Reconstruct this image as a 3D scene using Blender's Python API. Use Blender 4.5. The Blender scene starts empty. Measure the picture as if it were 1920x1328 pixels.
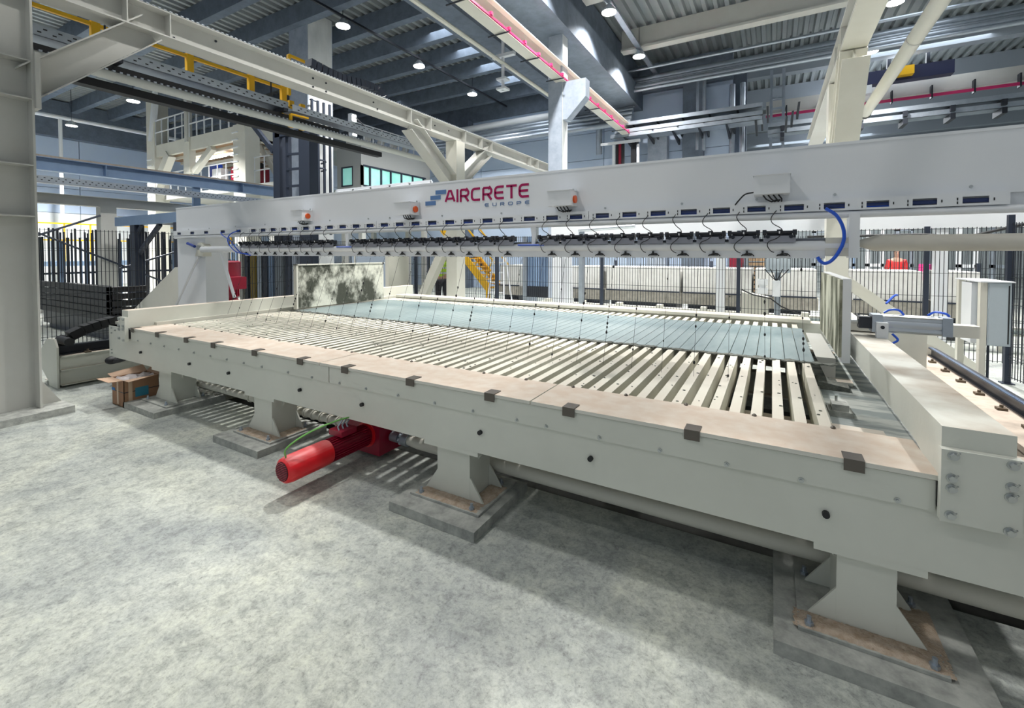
import bpy, bmesh, math, random
from mathutils import Vector, Matrix
random.seed(4)
S = bpy.context.scene
COL = S.collection
# ------------------------------------------------------------------ camera
YAW, PIT, CH, FPX, PX, PY = -0.520543, 0.0261047, 1.65, 850.4266, 960.368, 496.932
fwd = Vector((math.sin(YAW)*math.cos(PIT), math.cos(YAW)*math.cos(PIT), -math.sin(PIT)))
rgt = Vector((math.cos(YAW), -math.sin(YAW), 0))
upv = rgt.cross(fwd)
cd = bpy.data.cameras.new('camera'); cam = bpy.data.objects.new('camera', cd); COL.objects.link(cam)
cam.matrix_world = Matrix(((rgt.x, upv.x, -fwd.x, 0), (rgt.y, upv.y, -fwd.y, 0), (rgt.z, upv.z, -fwd.z, CH), (0, 0, 0, 1)))
cd.sensor_width = 36; cd.lens = FPX/1920*36
cd.shift_x = (960-PX)/1920; cd.shift_y = -(664-PY)/1920
cd.clip_start = 0.05; cd.clip_end = 300
S.camera = cam
# ------------------------------------------------------------------ world, exposure
S.view_settings.view_transform = 'Standard'; S.view_settings.look = 'None'
S.view_settings.gamma = 1; S.view_settings.use_curve_mapping = False
S.view_settings.exposure = 0.26
W = bpy.data.worlds.new('world'); S.world = W; W.use_nodes = True
W.node_tree.nodes['Background'].inputs[0].default_value = (0.84, 0.93, 1.0, 1)
W.node_tree.nodes['Background'].inputs[1].default_value = 0.31
LAMP_W, ROOF_W = 150.0, 0.30

def area(name, loc, size, power, color=(1, 1, 1), rot=(0, 0, 0), sy=None):
    l = bpy.data.lights.new(name, 'AREA'); l.energy = power; l.color = color
    l.shape = 'RECTANGLE' if sy else 'SQUARE'; l.size = size
    if sy: l.size_y = sy
    o = bpy.data.objects.new(name, l); o.location = loc; o.rotation_euler = rot; COL.objects.link(o); return o
# presumed roof daylight under a closed deck; back-wall and left lights added to brighten
for i, (x, y, w, h, e) in enumerate(((3.5, 12.0, 1.6, 9.0, 380), (-12.0, 2.0, 3.0, 6.0, 240), (4.0, 24.0, 4.0, 8.0, 1500), (2.0, 36.0, 6.0, 8.0, 1500), (-9.0, 13.5, 1.2, 6.0, 520), (-16.0, 14.0, 2.0, 6.0, 150))):
    area('roof_fill_light', (x, y, 8.7), w, e*ROOF_W, (0.90, 0.96, 1.0), (0, 0, 0), h)

def at(px, py, **k):
    """point where the sight line through a photograph pixel meets the plane X=, Y= or Z="""
    d = rgt*((px-PX)/FPX) - upv*((py-PY)/FPX) + fwd
    a, v = list(k.items())[0]; i = 'XYZ'.index(a)
    c = Vector((0, 0, CH)); return c + d*((v-c[i])/d[i])

# ------------------------------------------------------------------ materials
MATS = {}
def mat(name, col, rough=.5, metal=0., col2=None, scale=3., amt=.5, bump=0., bscale=60., emit=0., coat=0., detail=4., stretch=None, lo=.35, hi=.7, topdust=None):
    if name in MATS: return MATS[name]
    m = bpy.data.materials.new(name); m.use_nodes = True; nt = m.node_tree; N = nt.nodes; L = nt.links
    p = N['Principled BSDF']
    p.inputs['Roughness'].default_value = rough; p.inputs['Metallic'].default_value = metal
    p.inputs['Coat Weight'].default_value = coat
    tc = N.new('ShaderNodeTexCoord'); mp = N.new('ShaderNodeMapping'); L.new(tc.outputs['Object'], mp.inputs[0])
    if stretch: mp.inputs['Scale'].default_value = stretch
    c = None
    if col2 is not None:
        n = N.new('ShaderNodeTexNoise'); n.inputs['Scale'].default_value = scale; n.inputs['Detail'].default_value = detail; n.inputs['Roughness'].default_value = .65
        L.new(mp.outputs[0], n.inputs[0])
        r = N.new('ShaderNodeMapRange'); r.inputs[1].default_value = lo; r.inputs[2].default_value = hi; r.inputs[4].default_value = amt
        L.new(n.outputs[0], r.inputs[0])
        x = N.new('ShaderNodeMix'); x.data_type = 'RGBA'; x.inputs[6].default_value = (*col, 1); x.inputs[7].default_value = (*col2, 1)
        L.new(r.outputs[0], x.inputs[0]); c = x.outputs[2]
    if topdust:  # dust that lies on upward faces
        g = N.new('ShaderNodeNewGeometry'); sp = N.new('ShaderNodeSeparateXYZ'); L.new(g.outputs['True Normal'], sp.inputs[0])
        n2 = N.new('ShaderNodeTexNoise'); n2.inputs['Scale'].default_value = topdust[2]; n2.inputs['Detail'].default_value = 6; L.new(mp.outputs[0], n2.inputs[0])
        r2 = N.new('ShaderNodeMapRange'); r2.inputs[1].default_value = .3; r2.inputs[2].default_value = .62; r2.inputs[3].default_value = topdust[3]; r2.inputs[4].default_value = topdust[1]; L.new(n2.outputs[0], r2.inputs[0])
        r3 = N.new('ShaderNodeMapRange'); r3.inputs[1].default_value = .5; r3.inputs[2].default_value = .95; L.new(sp.outputs[2], r3.inputs[0])
        mu = N.new('ShaderNodeMath'); mu.operation = 'MULTIPLY'; L.new(r2.outputs[0], mu.inputs[0]); L.new(r3.outputs[0], mu.inputs[1])
        x2 = N.new('ShaderNodeMix'); x2.data_type = 'RGBA'; x2.inputs[7].default_value = (*topdust[0], 1)
        if c: L.new(c, x2.inputs[6])
        else: x2.inputs[6].default_value = (*col, 1)
        L.new(mu.outputs[0], x2.inputs[0]); c = x2.outputs[2]
        r4 = N.new('ShaderNodeMapRange'); r4.inputs[3].default_value = rough; r4.inputs[4].default_value = .85; L.new(mu.outputs[0], r4.inputs[0]); L.new(r4.outputs[0], p.inputs['Roughness'])
    if c: L.new(c, p.inputs['Base Color'])
    else: p.inputs['Base Color'].default_value = (*col, 1)
    if bump:
        n = N.new('ShaderNodeTexNoise'); n.inputs['Scale'].default_value = bscale; n.inputs['Detail'].default_value = 5; L.new(mp.outputs[0], n.inputs[0])
        b = N.new('ShaderNodeBump'); b.inputs['Strength'].default_value = bump; b.inputs['Distance'].default_value = .01
        L.new(n.outputs[0], b.inputs['Height']); L.new(b.outputs[0], p.inputs['Normal'])
    if emit:
        p.inputs['Emission Color'].default_value = (*col, 1); p.inputs['Emission Strength'].default_value = emit
    MATS[name] = m; return m

DUST = (0.62, 0.50, 0.41)
cream = mat('cream_paint', (0.66, 0.665, 0.60), .42, col2=(0.58, 0.59, 0.53), scale=2.2, amt=.6, topdust=(DUST, .8, 5, .35))
creamf = mat('cream_paint_front', (0.66, 0.67, 0.61), .38, col2=(0.57, 0.58, 0.52), scale=1.6, amt=.6)
slatm = mat('slat_paint', (0.68, 0.67, 0.58), .5, col2=(0.50, 0.47, 0.37), scale=5, amt=.55, stretch=(1, .35, 1), topdust=((0.66, 0.61, 0.53), .8, 9, .3))
covm = mat('dusty_cover', (0.67, 0.66, 0.60), .5, topdust=((0.53, 0.435, 0.355), .99, 11, .60), bump=.25, bscale=22)
white = mat('white_paint', (0.78, 0.80, 0.83), .3, col2=(0.72, 0.745, 0.79), scale=1.2, amt=.5)
offw = mat('offwhite_paint', (0.68, 0.67, 0.60), .45, col2=(0.60, 0.58, 0.50), scale=2, amt=.5)
framep = mat('frame_paint', (0.55, 0.55, 0.52), .5, col2=(0.48, 0.47, 0.43), scale=2, amt=.5)
grout = mat('dark_steel', (0.035, 0.045, 0.07), .5, .3)
black = mat('black_rubber', (0.012, 0.013, 0.016), .55)
blackm = mat('black_metal', (0.03, 0.034, 0.045), .4, .5)
fencem = mat('fence_wire', (0.025, 0.03, 0.04), .5)
galv = mat('galvanised', (0.45, 0.50, 0.57), .38, .75, col2=(0.32, 0.37, 0.44), scale=6, amt=.6)
chrome = mat('bolt_steel', (0.50, 0.52, 0.52), .3, .9)
brown = mat('clip_steel', (0.13, 0.115, 0.10), .45, .5)
alu = mat('aluminium', (0.62, 0.66, 0.72), .3, .8)
conc = mat('concrete_column', (0.40, 0.45, 0.53), .8, col2=(0.26, 0.31, 0.39), scale=4, amt=.8, bump=.2, bscale=15)
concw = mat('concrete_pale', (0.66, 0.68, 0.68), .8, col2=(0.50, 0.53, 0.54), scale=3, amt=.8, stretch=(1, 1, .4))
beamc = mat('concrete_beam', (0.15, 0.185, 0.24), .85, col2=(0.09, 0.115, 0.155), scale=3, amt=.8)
deckm = mat('roof_deck', (0.30, 0.33, 0.34), .5, .2, col2=(0.24, 0.27, 0.29), scale=1, amt=.6)
wallp = mat('wall_panel_paint', (0.52, 0.62, 0.78), .6, col2=(0.46, 0.56, 0.74), scale=.7, amt=.5)
wallw = mat('wall_panel_white', (0.80, 0.83, 0.82), .6, col2=(0.74, 0.78, 0.78), scale=.7, amt=.5)
bluest = mat('blue_grey_steel', (0.24, 0.34, 0.50), .5, .3, col2=(0.18, 0.27, 0.42), scale=3, amt=.5)
yellow = mat('yellow_paint', (0.80, 0.45, 0.01), .45)
redp = mat('red_gear_paint', (0.30, 0.006, 0.03), .35, col2=(0.2, 0.004, 0.025), scale=5, amt=.5)
redb = mat('bright_red_paint', (0.70, 0.012, 0.02), .3, topdust=((0.62, 0.30, 0.30), .6, 8, .1))
magenta = mat('magenta_enamel', (0.52, 0.025, 0.13), .4)
crimson = mat('logo_crimson', (0.36, 0.0, 0.085), .3)
logob = mat('logo_blue', (0.10, 0.20, 0.42), .35)
blueh = mat('blue_hose', (0.01, 0.09, 0.60), .35)
orange = mat('orange_lens', (0.75, 0.10, 0.01), .3)
greenw = mat('green_sleeve', (0.16, 0.42, 0.10), .4)
teal = mat('wet_slurry_plate', (0.125, 0.185, 0.20), .34, .1, col2=(0.33, 0.39, 0.39), scale=3, amt=.9, stretch=(1, .3, 1))
debris = mat('dried_slurry', (0.10, 0.11, 0.10), .9, col2=(0.30, 0.30, 0.26), scale=30, bump=.8, bscale=80)
stain = mat('stained_plate', (0.66, 0.66, 0.57), .8, col2=(0.03, 0.035, 0.022), scale=2.4, amt=.96, lo=.47, hi=.60, detail=9, stretch=(1, 1, .75), bump=.5, bscale=25)
stain2 = mat('mossy_plate', (0.50, 0.50, 0.40), .85, col2=(0.035, 0.04, 0.015), scale=3.6, amt=.95, lo=.38, hi=.55, detail=9, stretch=(1.2, 1.2, .35), bump=.5, bscale=25)
padc = mat('pad_concrete', (0.45, 0.46, 0.43), .85, col2=(0.20, 0.21, 0.20), scale=11, amt=.85, bump=.3, bscale=40)
sawd = mat('sawdust', (0.50, 0.41, 0.33), .95, col2=(0.34, 0.25, 0.17), scale=26, amt=.9, bump=.9, bscale=120)
card = mat('cardboard', (0.34, 0.19, 0.11), .8, col2=(0.27, 0.15, 0.085), scale=6, amt=.5)
cardi = mat('cardboard_inside', (0.50, 0.34, 0.24), .8)
film = mat('plastic_film', (0.55, 0.50, 0.50), .3)
tapec = mat('clear_tape', (0.55, 0.40, 0.28), .3)
tealp = mat('teal_print', (0.03, 0.20, 0.30), .6)
cabinet = mat('cabinet_grey', (0.48, 0.55, 0.60), .45, col2=(0.45, 0.52, 0.57), scale=40, amt=.5)
hivis = mat('hivis_yellow', (0.55, 0.85, 0.02), .6)
silver = mat('reflective_tape', (0.6, 0.62, 0.6), .3)
trous = mat('dark_trousers', (0.012, 0.012, 0.018), .8)
skin = mat('skin', (0.50, 0.30, 0.21), .55)
redj = mat('red_jacket', (0.65, 0.03, 0.03), .6)
woodm = mat('timber_deck', (0.34, 0.22, 0.12), .7, col2=(0.22, 0.13, 0.07), scale=8, amt=.6)
glassm = mat('green_glass', (0.16, 0.42, 0.40), .06, .0, col2=(0.30, 0.58, 0.55), scale=.6, amt=.8)
hotw = mat('lamp_lens', (1.0, 0.97, 0.86), .3, emit=14)
tubew = mat('tube_lamp', (0.93, 0.96, 1.0), .3, emit=9)
roomw = mat('lit_room_panel', (0.62, 0.9, 0.86), .3, emit=.55)
mouldm = mat('mould_white', (0.66, 0.66, 0.64), .6, col2=(0.48, 0.47, 0.44), scale=4, amt=.6)
mouldb = mat('mould_dirty', (0.36, 0.34, 0.30), .8, col2=(0.20, 0.19, 0.16), scale=9, amt=.8)
stonem = mat('rail_dust', (0.50, 0.42, 0.35), .9, col2=(0.36, 0.30, 0.25), scale=12, amt=.8)
railglint = mat('rail_highlight_blue', (0.20, 0.28, 0.45), .25, .8)

# floor concrete: cloudy greys, fine speckle, stains
def floor_mat():
    m = bpy.data.materials.new('floor_concrete'); m.use_nodes = True; nt = m.node_tree; N = nt.nodes; L = nt.links; p = N['Principled BSDF']
    tc = N.new('ShaderNodeTexCoord')
    def noise(s, d, r=.6, dist=0.):
        n = N.new('ShaderNodeTexNoise'); n.inputs['Scale'].default_value = s; n.inputs['Detail'].default_value = d; n.inputs['Roughness'].default_value = r
        n.inputs['Distortion'].default_value = dist; L.new(tc.outputs['Object'], n.inputs[0]); return n.outputs[0]
    def ramp(o, pts):
        r = N.new('ShaderNodeValToRGB'); L.new(o, r.inputs[0]); e = r.color_ramp.elements
        e[0].position, e[0].color = pts[0][0], (*pts[0][1], 1); e[1].position, e[1].color = pts[-1][0], (*pts[-1][1], 1)
        for q, c in pts[1:-1]:
            k = e.new(q); k.color = (*c, 1)
        return r.outputs[0]
    def mixc(a, b, f, mode='MIX'):
        x = N.new('ShaderNodeMix'); x.data_type = 'RGBA'; x.blend_type = mode
        for s, v in ((6, a), (7, b)):
            if isinstance(v, tuple): x.inputs[s].default_value = (*v, 1)
            else: L.new(v, x.inputs[s])
        if isinstance(f, float): x.inputs[0].default_value = f
        else: L.new(f, x.inputs[0])
        return x.outputs[2]
    a = ramp(noise(.9, 8, .62, .6), ((.34, (0.33, 0.355, 0.35)), (.5, (0.45, 0.475, 0.445)), (.66, (0.58, 0.60, 0.53))))
    b = ramp(noise(9, 9, .78, .4), ((.36, (0.58, 0.59, 0.60)), (.52, (1, 1, 1)), (.66, (1.12, 1.12, 1.06))))
    c = mixc(a, b, .8, 'MULTIPLY')
    c = mixc(c, ramp(noise(20, 9, .82, .8), ((.38, (0.62, 0.62, 0.63)), (.5, (1, 1, 1)), (.64, (1.15, 1.15, 1.1)))), .7, 'MULTIPLY')
    s = ramp(noise(48, 7, .8), ((.33, (0.30, 0.30, 0.30)), (.44, (0.86, 0.86, 0.86)), (.6, (1.08, 1.08, 1.08))))
    c = mixc(c, s, .75, 'MULTIPLY')
    L.new(c, p.inputs['Base Color'])
    r = N.new('ShaderNodeMapRange'); L.new(noise(3, 4), r.inputs[0]); r.inputs[3].default_value = .42; r.inputs[4].default_value = .75; L.new(r.outputs[0], p.inputs['Roughness'])
    bm_ = N.new('ShaderNodeBump'); bm_.inputs['Strength'].default_value = .12; bm_.inputs['Distance'].default_value = .01; L.new(noise(40, 6), bm_.inputs['Height']); L.new(bm_.outputs[0], p.inputs['Normal'])
    return m
floorm = floor_mat()

# ------------------------------------------------------------------ builders
class B:
    def __init__(s): s.bm = bmesh.new()
    def box(s, x0, x1, y0, y1, z0, z1):
        v = [s.bm.verts.new((x, y, z)) for z in (z0, z1) for y in (y0, y1) for x in (x0, x1)]
        for f in ((0, 2, 3, 1), (4, 5, 7, 6), (0, 1, 5, 4), (2, 6, 7, 3), (0, 4, 6, 2), (1, 3, 7, 5)): s.bm.faces.new([v[i] for i in f])
        return s
    def bar(s, p0, p1, w, h, up=(0, 0, 1)):
        p0 = Vector(p0); p1 = Vector(p1); d = (p1-p0).normalized(); a = d.cross(Vector(up))
        if a.length < 1e-4: a = d.cross(Vector((0, 1, 0)))
        a.normalize(); b = a.cross(d).normalized()
        r = []
        for p in (p0, p1):
            r.append([s.bm.verts.new(p+a*(i*w/2)+b*(j*h/2)) for i, j in ((-1, -1), (1, -1), (1, 1), (-1, 1))])
        for i in range(4): s.bm.faces.new((r[0][i], r[0][(i+1) % 4], r[1][(i+1) % 4], r[1][i]))
        s.bm.faces.new(r[0][::-1]); s.bm.faces.new(r[1]); return s
    def tube(s, pts, r, n=8, radii=None, cap=True):
        pts = [Vector(p) for p in pts]; rings = []; a = None
        for i, p in enumerate(pts):
            d = (pts[min(i+1, len(pts)-1)]-pts[max(i-1, 0)]).normalized()
            if a is None:
                a = d.orthogonal().normalized()
            else:
                a = (a-d*a.dot(d))
                a = a.normalized() if a.length > 1e-5 else d.orthogonal().normalized()
            b = d.cross(a); rr = radii[i] if radii else r
            rings.append([s.bm.verts.new(p+(a*math.cos(2*math.pi*k/n)+b*math.sin(2*math.pi*k/n))*rr) for k in range(n)])
        for q, w in zip(rings, rings[1:]):
            for k in range(n): s.bm.faces.new((q[k], q[(k+1) % n], w[(k+1) % n], w[k]))
        if cap: s.bm.faces.new(rings[0][::-1]); s.bm.faces.new(rings[-1])
        return s
    def prism(s, poly, vec):
        vec = Vector(vec); a = [s.bm.verts.new(Vector(p)) for p in poly]; b = [s.bm.verts.new(Vector(p)+vec) for p in poly]
        n = len(poly); s.bm.faces.new(a); s.bm.faces.new(b[::-1])
        for i in range(n): s.bm.faces.new((a[i], b[i], b[(i+1) % n], a[(i+1) % n]))
        return s
    def ball(s, c, r, sc=(1, 1, 1), u=10, v=7):
        bmesh.ops.create_uvsphere(s.bm, u_segments=u, v_segments=v, radius=r, matrix=Matrix.Translation(Vector(c)) @ Matrix.Diagonal((*sc, 1)))
        return s
    def mesh(s, name, m, bevel=0., smooth=False, seg=2):
        if bevel:
            e = [e for e in s.bm.edges if len(e.link_faces) == 2 and e.calc_face_angle(0) > .6]
            bmesh.ops.bevel(s.bm, geom=e, offset=bevel, segments=seg, affect='EDGES', profile=.6, clamp_overlap=True)
        bmesh.ops.recalc_face_normals(s.bm, faces=s.bm.faces)
        me = bpy.data.meshes.new(name); s.bm.to_mesh(me); s.bm.free(); me.materials.append(m)
        if smooth:
            me.polygons.foreach_set('use_smooth', [True]*len(me.polygons)); me.set_sharp_from_angle(angle=.7)
        return me
    def obj(s, name, m, parent=None, bevel=0., smooth=False, label=None, kind=None, seg=2):
        return link(name, s.mesh(name, m, bevel, smooth, seg), parent, (0, 0, 0), label, kind)

def cr(pts, n=4):
    p = [Vector(q) for q in pts]; p = [p[0]*2-p[1]]+p+[p[-1]*2-p[-2]]; o = []
    for i in range(1, len(p)-2):
        for k in range(n):
            u = k/n; a, b, c, d = p[i-1], p[i], p[i+1], p[i+2]
            o.append(.5*((2*b)+(c-a)*u+(2*a-5*b+4*c-d)*u*u+(3*b-a-3*c+d)*u**3))
    return o+[p[-2]]
def wloc(o):
    v = Vector((0, 0, 0))
    while o: v = v+o.location; o = o.parent
    return v
def link(name, me, parent=None, loc=(0, 0, 0), label=None, kind=None):
    o = bpy.data.objects.new(name, me); COL.objects.link(o)
    o.location = Vector(loc) - (wloc(parent) if parent else Vector((0, 0, 0)))
    if parent: o.parent = parent
    if label: o['label'] = label
    if kind: o['kind'] = kind
    return o
def thing(name, label, cat, loc=(0, 0, 0), group=None, kind=None):
    o = bpy.data.objects.new(name, None); COL.objects.link(o); o.location = loc; o.empty_display_size = .1
    o['label'] = label; o['category'] = cat
    if group: o['group'] = group
    if kind: o['kind'] = kind
    return o
def tag(o, label, cat, group=None, kind=None):
    o['label'] = label; o['category'] = cat
    if group: o['group'] = group
    if kind: o['kind'] = kind
    return o
def ibeam(b, ax, c0, c1, a, z0, z1, w, tf=.018, tw=.012):
    """I section running along ax ('X' or 'Y') from c0 to c1, centred at a, flanges w wide"""
    def bx(a0, a1, z0_, z1_):
        if ax == 'Y': b.box(a0, a1, c0, c1, z0_, z1_)
        else: b.box(c0, c1, a0, a1, z0_, z1_)
    bx(a-w/2, a+w/2, z0, z0+tf); bx(a-w/2, a+w/2, z1-tf, z1); bx(a-tw/2, a+tw/2, z0+tf, z1-tf)
    return b

# ================================================================== SETTING
f = B().box(-46, 16, -4, 2.8, -.25, 0).box(-46, -6.1, 2.8, 6.3, -.25, 0).box(2.6, 16, 2.8, 6.3, -.25, 0).box(-46, 16, 6.3, 46, -.25, 0).obj('floor', floorm); f['kind'] = 'structure'; f['label'] = 'bare grey mottled concrete hall floor'
t = thing('floor_pit', 'dark concrete pit below the slatted bed', 'pit', (-2.6, 4.5, -1), None, 'structure')
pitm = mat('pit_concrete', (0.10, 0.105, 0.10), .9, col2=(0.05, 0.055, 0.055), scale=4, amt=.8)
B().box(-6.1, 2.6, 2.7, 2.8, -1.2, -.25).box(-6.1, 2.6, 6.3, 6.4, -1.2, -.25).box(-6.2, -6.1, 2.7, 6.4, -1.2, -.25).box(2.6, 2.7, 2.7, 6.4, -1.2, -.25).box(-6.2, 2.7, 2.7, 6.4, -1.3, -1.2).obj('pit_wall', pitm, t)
# corrugated roof deck
bm = B(); x = -46.0; prof = []
while x < 15.7:
    prof += [(x, 8.95), (x+.11, 8.95), (x+.15, 9.06), (x+.26, 9.06)]; x += .30
for y0, y1 in ((-4, 18.3), (18.3, 46)):
    dz = 0 if y0 < 0 else .5
    a = [bm.bm.verts.new((px, y0, pz+dz)) for px, pz in prof]; c = [bm.bm.verts.new((px, y1, pz+dz)) for px, pz in prof]
    for i in range(len(prof)-1): bm.bm.faces.new((a[i], a[i+1], c[i+1], c[i]))
f = bm.obj('ceiling', deckm); f['kind'] = 'structure'; f['label'] = 'grey corrugated metal roof deck'
# tapered concrete purlins under the left bay and lighter steel ones under the right bay
order = 'first second third fourth fifth sixth seventh eighth ninth tenth'.split()
for i in range(10):
    y = 17.4-1.45*i
    b = B().prism([(-40, y-.17, 8.95), (-40, y+.17, 8.95), (-40, y+.12, 8.44), (-40, y-.12, 8.44)], (33.0, 0, 0))
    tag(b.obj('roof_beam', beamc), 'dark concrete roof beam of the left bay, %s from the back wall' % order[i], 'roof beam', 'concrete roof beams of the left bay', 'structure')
for i, y in enumerate((6.0, 11.5, 15.0)):
    b = B(); b.box(-4.4, 6.5, y-.16, y+.16, 8.25, 8.32); b.box(-4.4, 6.5, y-.06, y+.06, 8.32, 8.95)
    tag(b.obj('roof_beam', framep), 'pale steel roof beam of the right bay, %s' % ('nearest the viewer', 'middle one', 'nearest the back wall')[i], 'roof beam', 'steel roof beams of the right bay', 'structure')
for i, y in enumerate((20.6, 25.0, 29.5, 34.0, 38.5)):
    b = B(); b.box(-3, 14, y-.2, y+.2, 8.55, 9.45)
    tag(b.obj('roof_beam', mat('beam_pale', (0.30, 0.34, 0.39), .8)), 'grey concrete beam of the far hall roof, %s beyond the back wall' % ('first', 'second', 'third', 'fourth', 'fifth')[i], 'roof beam', 'far hall roof beams', 'structure')
for i, (x0, x1) in enumerate(((-7.1, -6.3), (-5.35, -4.45))):
    b = B(); b.box(x0, x1, -4, 18, 7.2, 7.95); b.box(x0+.2, x1-.2, -4, 18, 7.95, 8.95)
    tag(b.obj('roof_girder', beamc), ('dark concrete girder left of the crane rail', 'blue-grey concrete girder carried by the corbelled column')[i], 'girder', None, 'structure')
# back wall with sandwich panels
wb = thing('wall_back', 'pale blue panelled back wall of the hall', 'wall', (-20, 18, 0), None, 'structure')
pm = B().box(0, 5.97, 0, .12, .01, 1.09).mesh('panel', wallp, .012, seg=1)
for i in range(7):
    for j in range(8):
        x0 = -42+6*i
        if x0+6 > -.2: continue
        link('panel', pm, wb, (x0, 18, j*1.1))
pm2 = B().box(0, 4.7, 0, .12, .01, 1.09).mesh('panel', wallp, .012, seg=1)
for j in range(7): link('panel', pm2, wb, (-6, 18, j*1.1))
B().box(-42, -1.3, 18.12, 18.25, 0, 8.9).obj('wall_core', wallp, wb)
B().box(-42, -1.3, 17.9, 18.12, 7.85, 8.9).obj('fascia', beamc, wb)
wl = thing('wall_left', 'pale wall closing the hall on the left, lower half white', 'wall', (-30, 20, 0), None, 'structure')
pmu = B().box(-.12, 0, 0, 5.97, .01, 1.19).mesh('panel', wallp, .012, seg=1); pml = B().box(-.12, 0, 0, 5.97, .01, 1.19).mesh('panel', wallw, .012, seg=1)
for i in range(7):
    for j in range(6): link('panel', pml if j < 3 else pmu, wl, (-30, -3+6*i, j*1.2))
B().box(-30.3, -30.12, -3, 40, 0, 8.9).obj('wall_core', wallp, wl)
B().box(-30.12, -29.6, -3, 40, 7.2, 8.9).obj('fascia', beamc, wl)
fw = thing('wall_far', 'bright far wall seen through the open bay on the right', 'wall', (6, 44, 0), None, 'structure')
pmf = B().box(0, 3.95, 0, .1, .01, 1.98).mesh('panel', wallw, .012, seg=1)
for i in range(13):
    for j in range(5): link('panel', pmf, fw, (-36+4*i, 44, j*2))
rs = thing('wall_right', 'pale wall on the right of the far hall', 'wall', (15, 30, 0), None, 'structure')
pmr = B().box(0, .1, 0, 3.95, .01, 1.98).mesh('panel', wallw, .012, seg=1)
for i in range(12):
    for j in range(5): link('panel', pmr, rs, (15, -3+4*i, j*2))
# piers on the back wall
for i, (xa, top) in enumerate(((-12.8, 7.9), (-3.2-.6, 6.2), (-2.55, 7.8))):
    b = B().box(xa-.35, xa+.35, 17.55, 17.98, 0, top)
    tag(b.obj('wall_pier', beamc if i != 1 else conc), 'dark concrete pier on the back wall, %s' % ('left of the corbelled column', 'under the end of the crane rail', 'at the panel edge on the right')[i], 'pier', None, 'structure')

# concrete columns
def column(x0, x1, y0, y1, top, label, corb=None):
    t = thing('concrete_column', label, 'column', ((x0+x1)/2, (y0+y1)/2, 0), None, 'structure')
    B().box(x0, x1, y0, y1, 0, top).obj('shaft', conc, t, .03)
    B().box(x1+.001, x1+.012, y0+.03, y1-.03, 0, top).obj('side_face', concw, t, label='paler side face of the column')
    if corb:
        B().prism([(x1, y0+.05, corb-.95), (x1+.12, y0+.05, corb-.95), (x1+.62, y0+.05, corb-.45), (x1+.62, y0+.05, corb), (x1, y0+.05, corb)], (0, y1-y0-.1, 0)).obj('corbel', conc, t, .015)
    return t
c1 = at(577, 200, Y=8.8); l1 = at(543, 200, Y=8.8); r1 = at(624, 200, X=c1.x)
column(l1.x, c1.x, 8.8, r1.y, 8.9, 'large concrete column with white side behind the yellow rail')
c2 = at(1053, 250, Y=10.7); l2 = at(1028, 250, Y=10.7); r2 = at(1064, 250, X=c2.x)
column(l2.x, c2.x, 10.7, r2.y, 7.2, 'concrete column with a corbel under the red crane rail', 6.0)

# crane runway with red conductor rail, along Y
t = thing('crane_runway', 'long crane runway beam with red conductor rail running to the back wall', 'crane rail', (-4.7, 6, 6), None)
b = B(); ibeam(b, 'Y', -1, 17.9, -4.73, 6.0, 6.42, .25); b.obj('runway_beam', offw, t)
B().box(-4.60, -4.57, -1, 17.8, 6.02, 6.06).obj('conductor_rail', magenta, t, label='thin red conductor rail')
arm = B().box(-5.0, -4.52, -.012, .012, 5.965, 5.985).mesh('rail_hanger', blackm)
for k in range(13): link('rail_hanger', arm, t, (0, 1.0+1.35*k, 0))
kn = B().box(-4.62, -4.55, -.03, .03, 6.06, 6.12).mesh('rail_clip', magenta)
for k in range(26): link('rail_clip', kn, t, (0, .6+.66*k, 0))
# white pipe running beside it, with its hanger
t = thing('ceiling_pipe', 'white ceiling pipe left of the crane rail with a T-shaped hanger', 'pipe', (-5.6, 6, 6.6))
pa = at(775, 0, Z=6.6); pb = at(1028, 178, Z=6.6)
B().tube([(pa.x, -2, 6.6), (pa.x, pb.y+.2, 6.6)], .05, 8).obj('pipe', offw, t, smooth=True)
h = at(943, 110, X=pa.x); b = B(); b.box(h.x-.03, h.x+.03, h.y-.03, h.y+.03, 5.9, 7.2); b.box(h.x-.3, h.x+.35, h.y-.06, h.y+.06, 6.75, 6.83); b.box(h.x-.14, h.x+.14, h.y-.12, h.y+.12, 6.15, 6.2); b.box(h.x-.14, h.x+.14, h.y-.12, h.y+.12, 5.9, 5.95)
b.obj('hanger', white, t)

# pendant lamps, in rows
lampw = B().tube([(0, 0, .0), (0, 0, .03), (0, 0, .12), (0, 0, .2)], .2, 16, radii=(.20, .20, .12, .06)).mesh('housing', alu, smooth=True)
lensw = B().tube([(0, 0, -.012), (0, 0, 0)], .185, 16).mesh('lens', hotw)
rodw = B().tube([(0, 0, .2), (0, 0, .95)], .008, 6).mesh('rod', blackm)
def lamp(x, y, z, label, group, e=LAMP_W, col=(1.0, .985, .95)):
    t = thing('pendant_lamp', label, 'lamp', (x, y, z), group)
    link('housing', lampw, t, (x, y, z)); link('lens', lensw, t, (x, y, z)); link('rod', rodw, t, (x, y, z))
    l = bpy.data.lights.new('lamp_light', 'AREA'); l.shape = 'DISK'; l.size = .36; l.energy = e; l.color = col; l.spread = math.radians(125)
    o = bpy.data.objects.new('lamp_light', l); COL.objects.link(o); o.parent = t; o.location = (0, 0, -.03)
    return t
nm = ['nearest', 'second', 'third', 'fourth', 'fifth', 'sixth']
for i, y in enumerate((2.4, 5.6, 8.8, 11.95, 15.1)): lamp(-10.5, y, 8.0, 'round high-bay lamp of the row over the ladder column, %s along it' % nm[i], 'left row of bay lamps')
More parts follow.
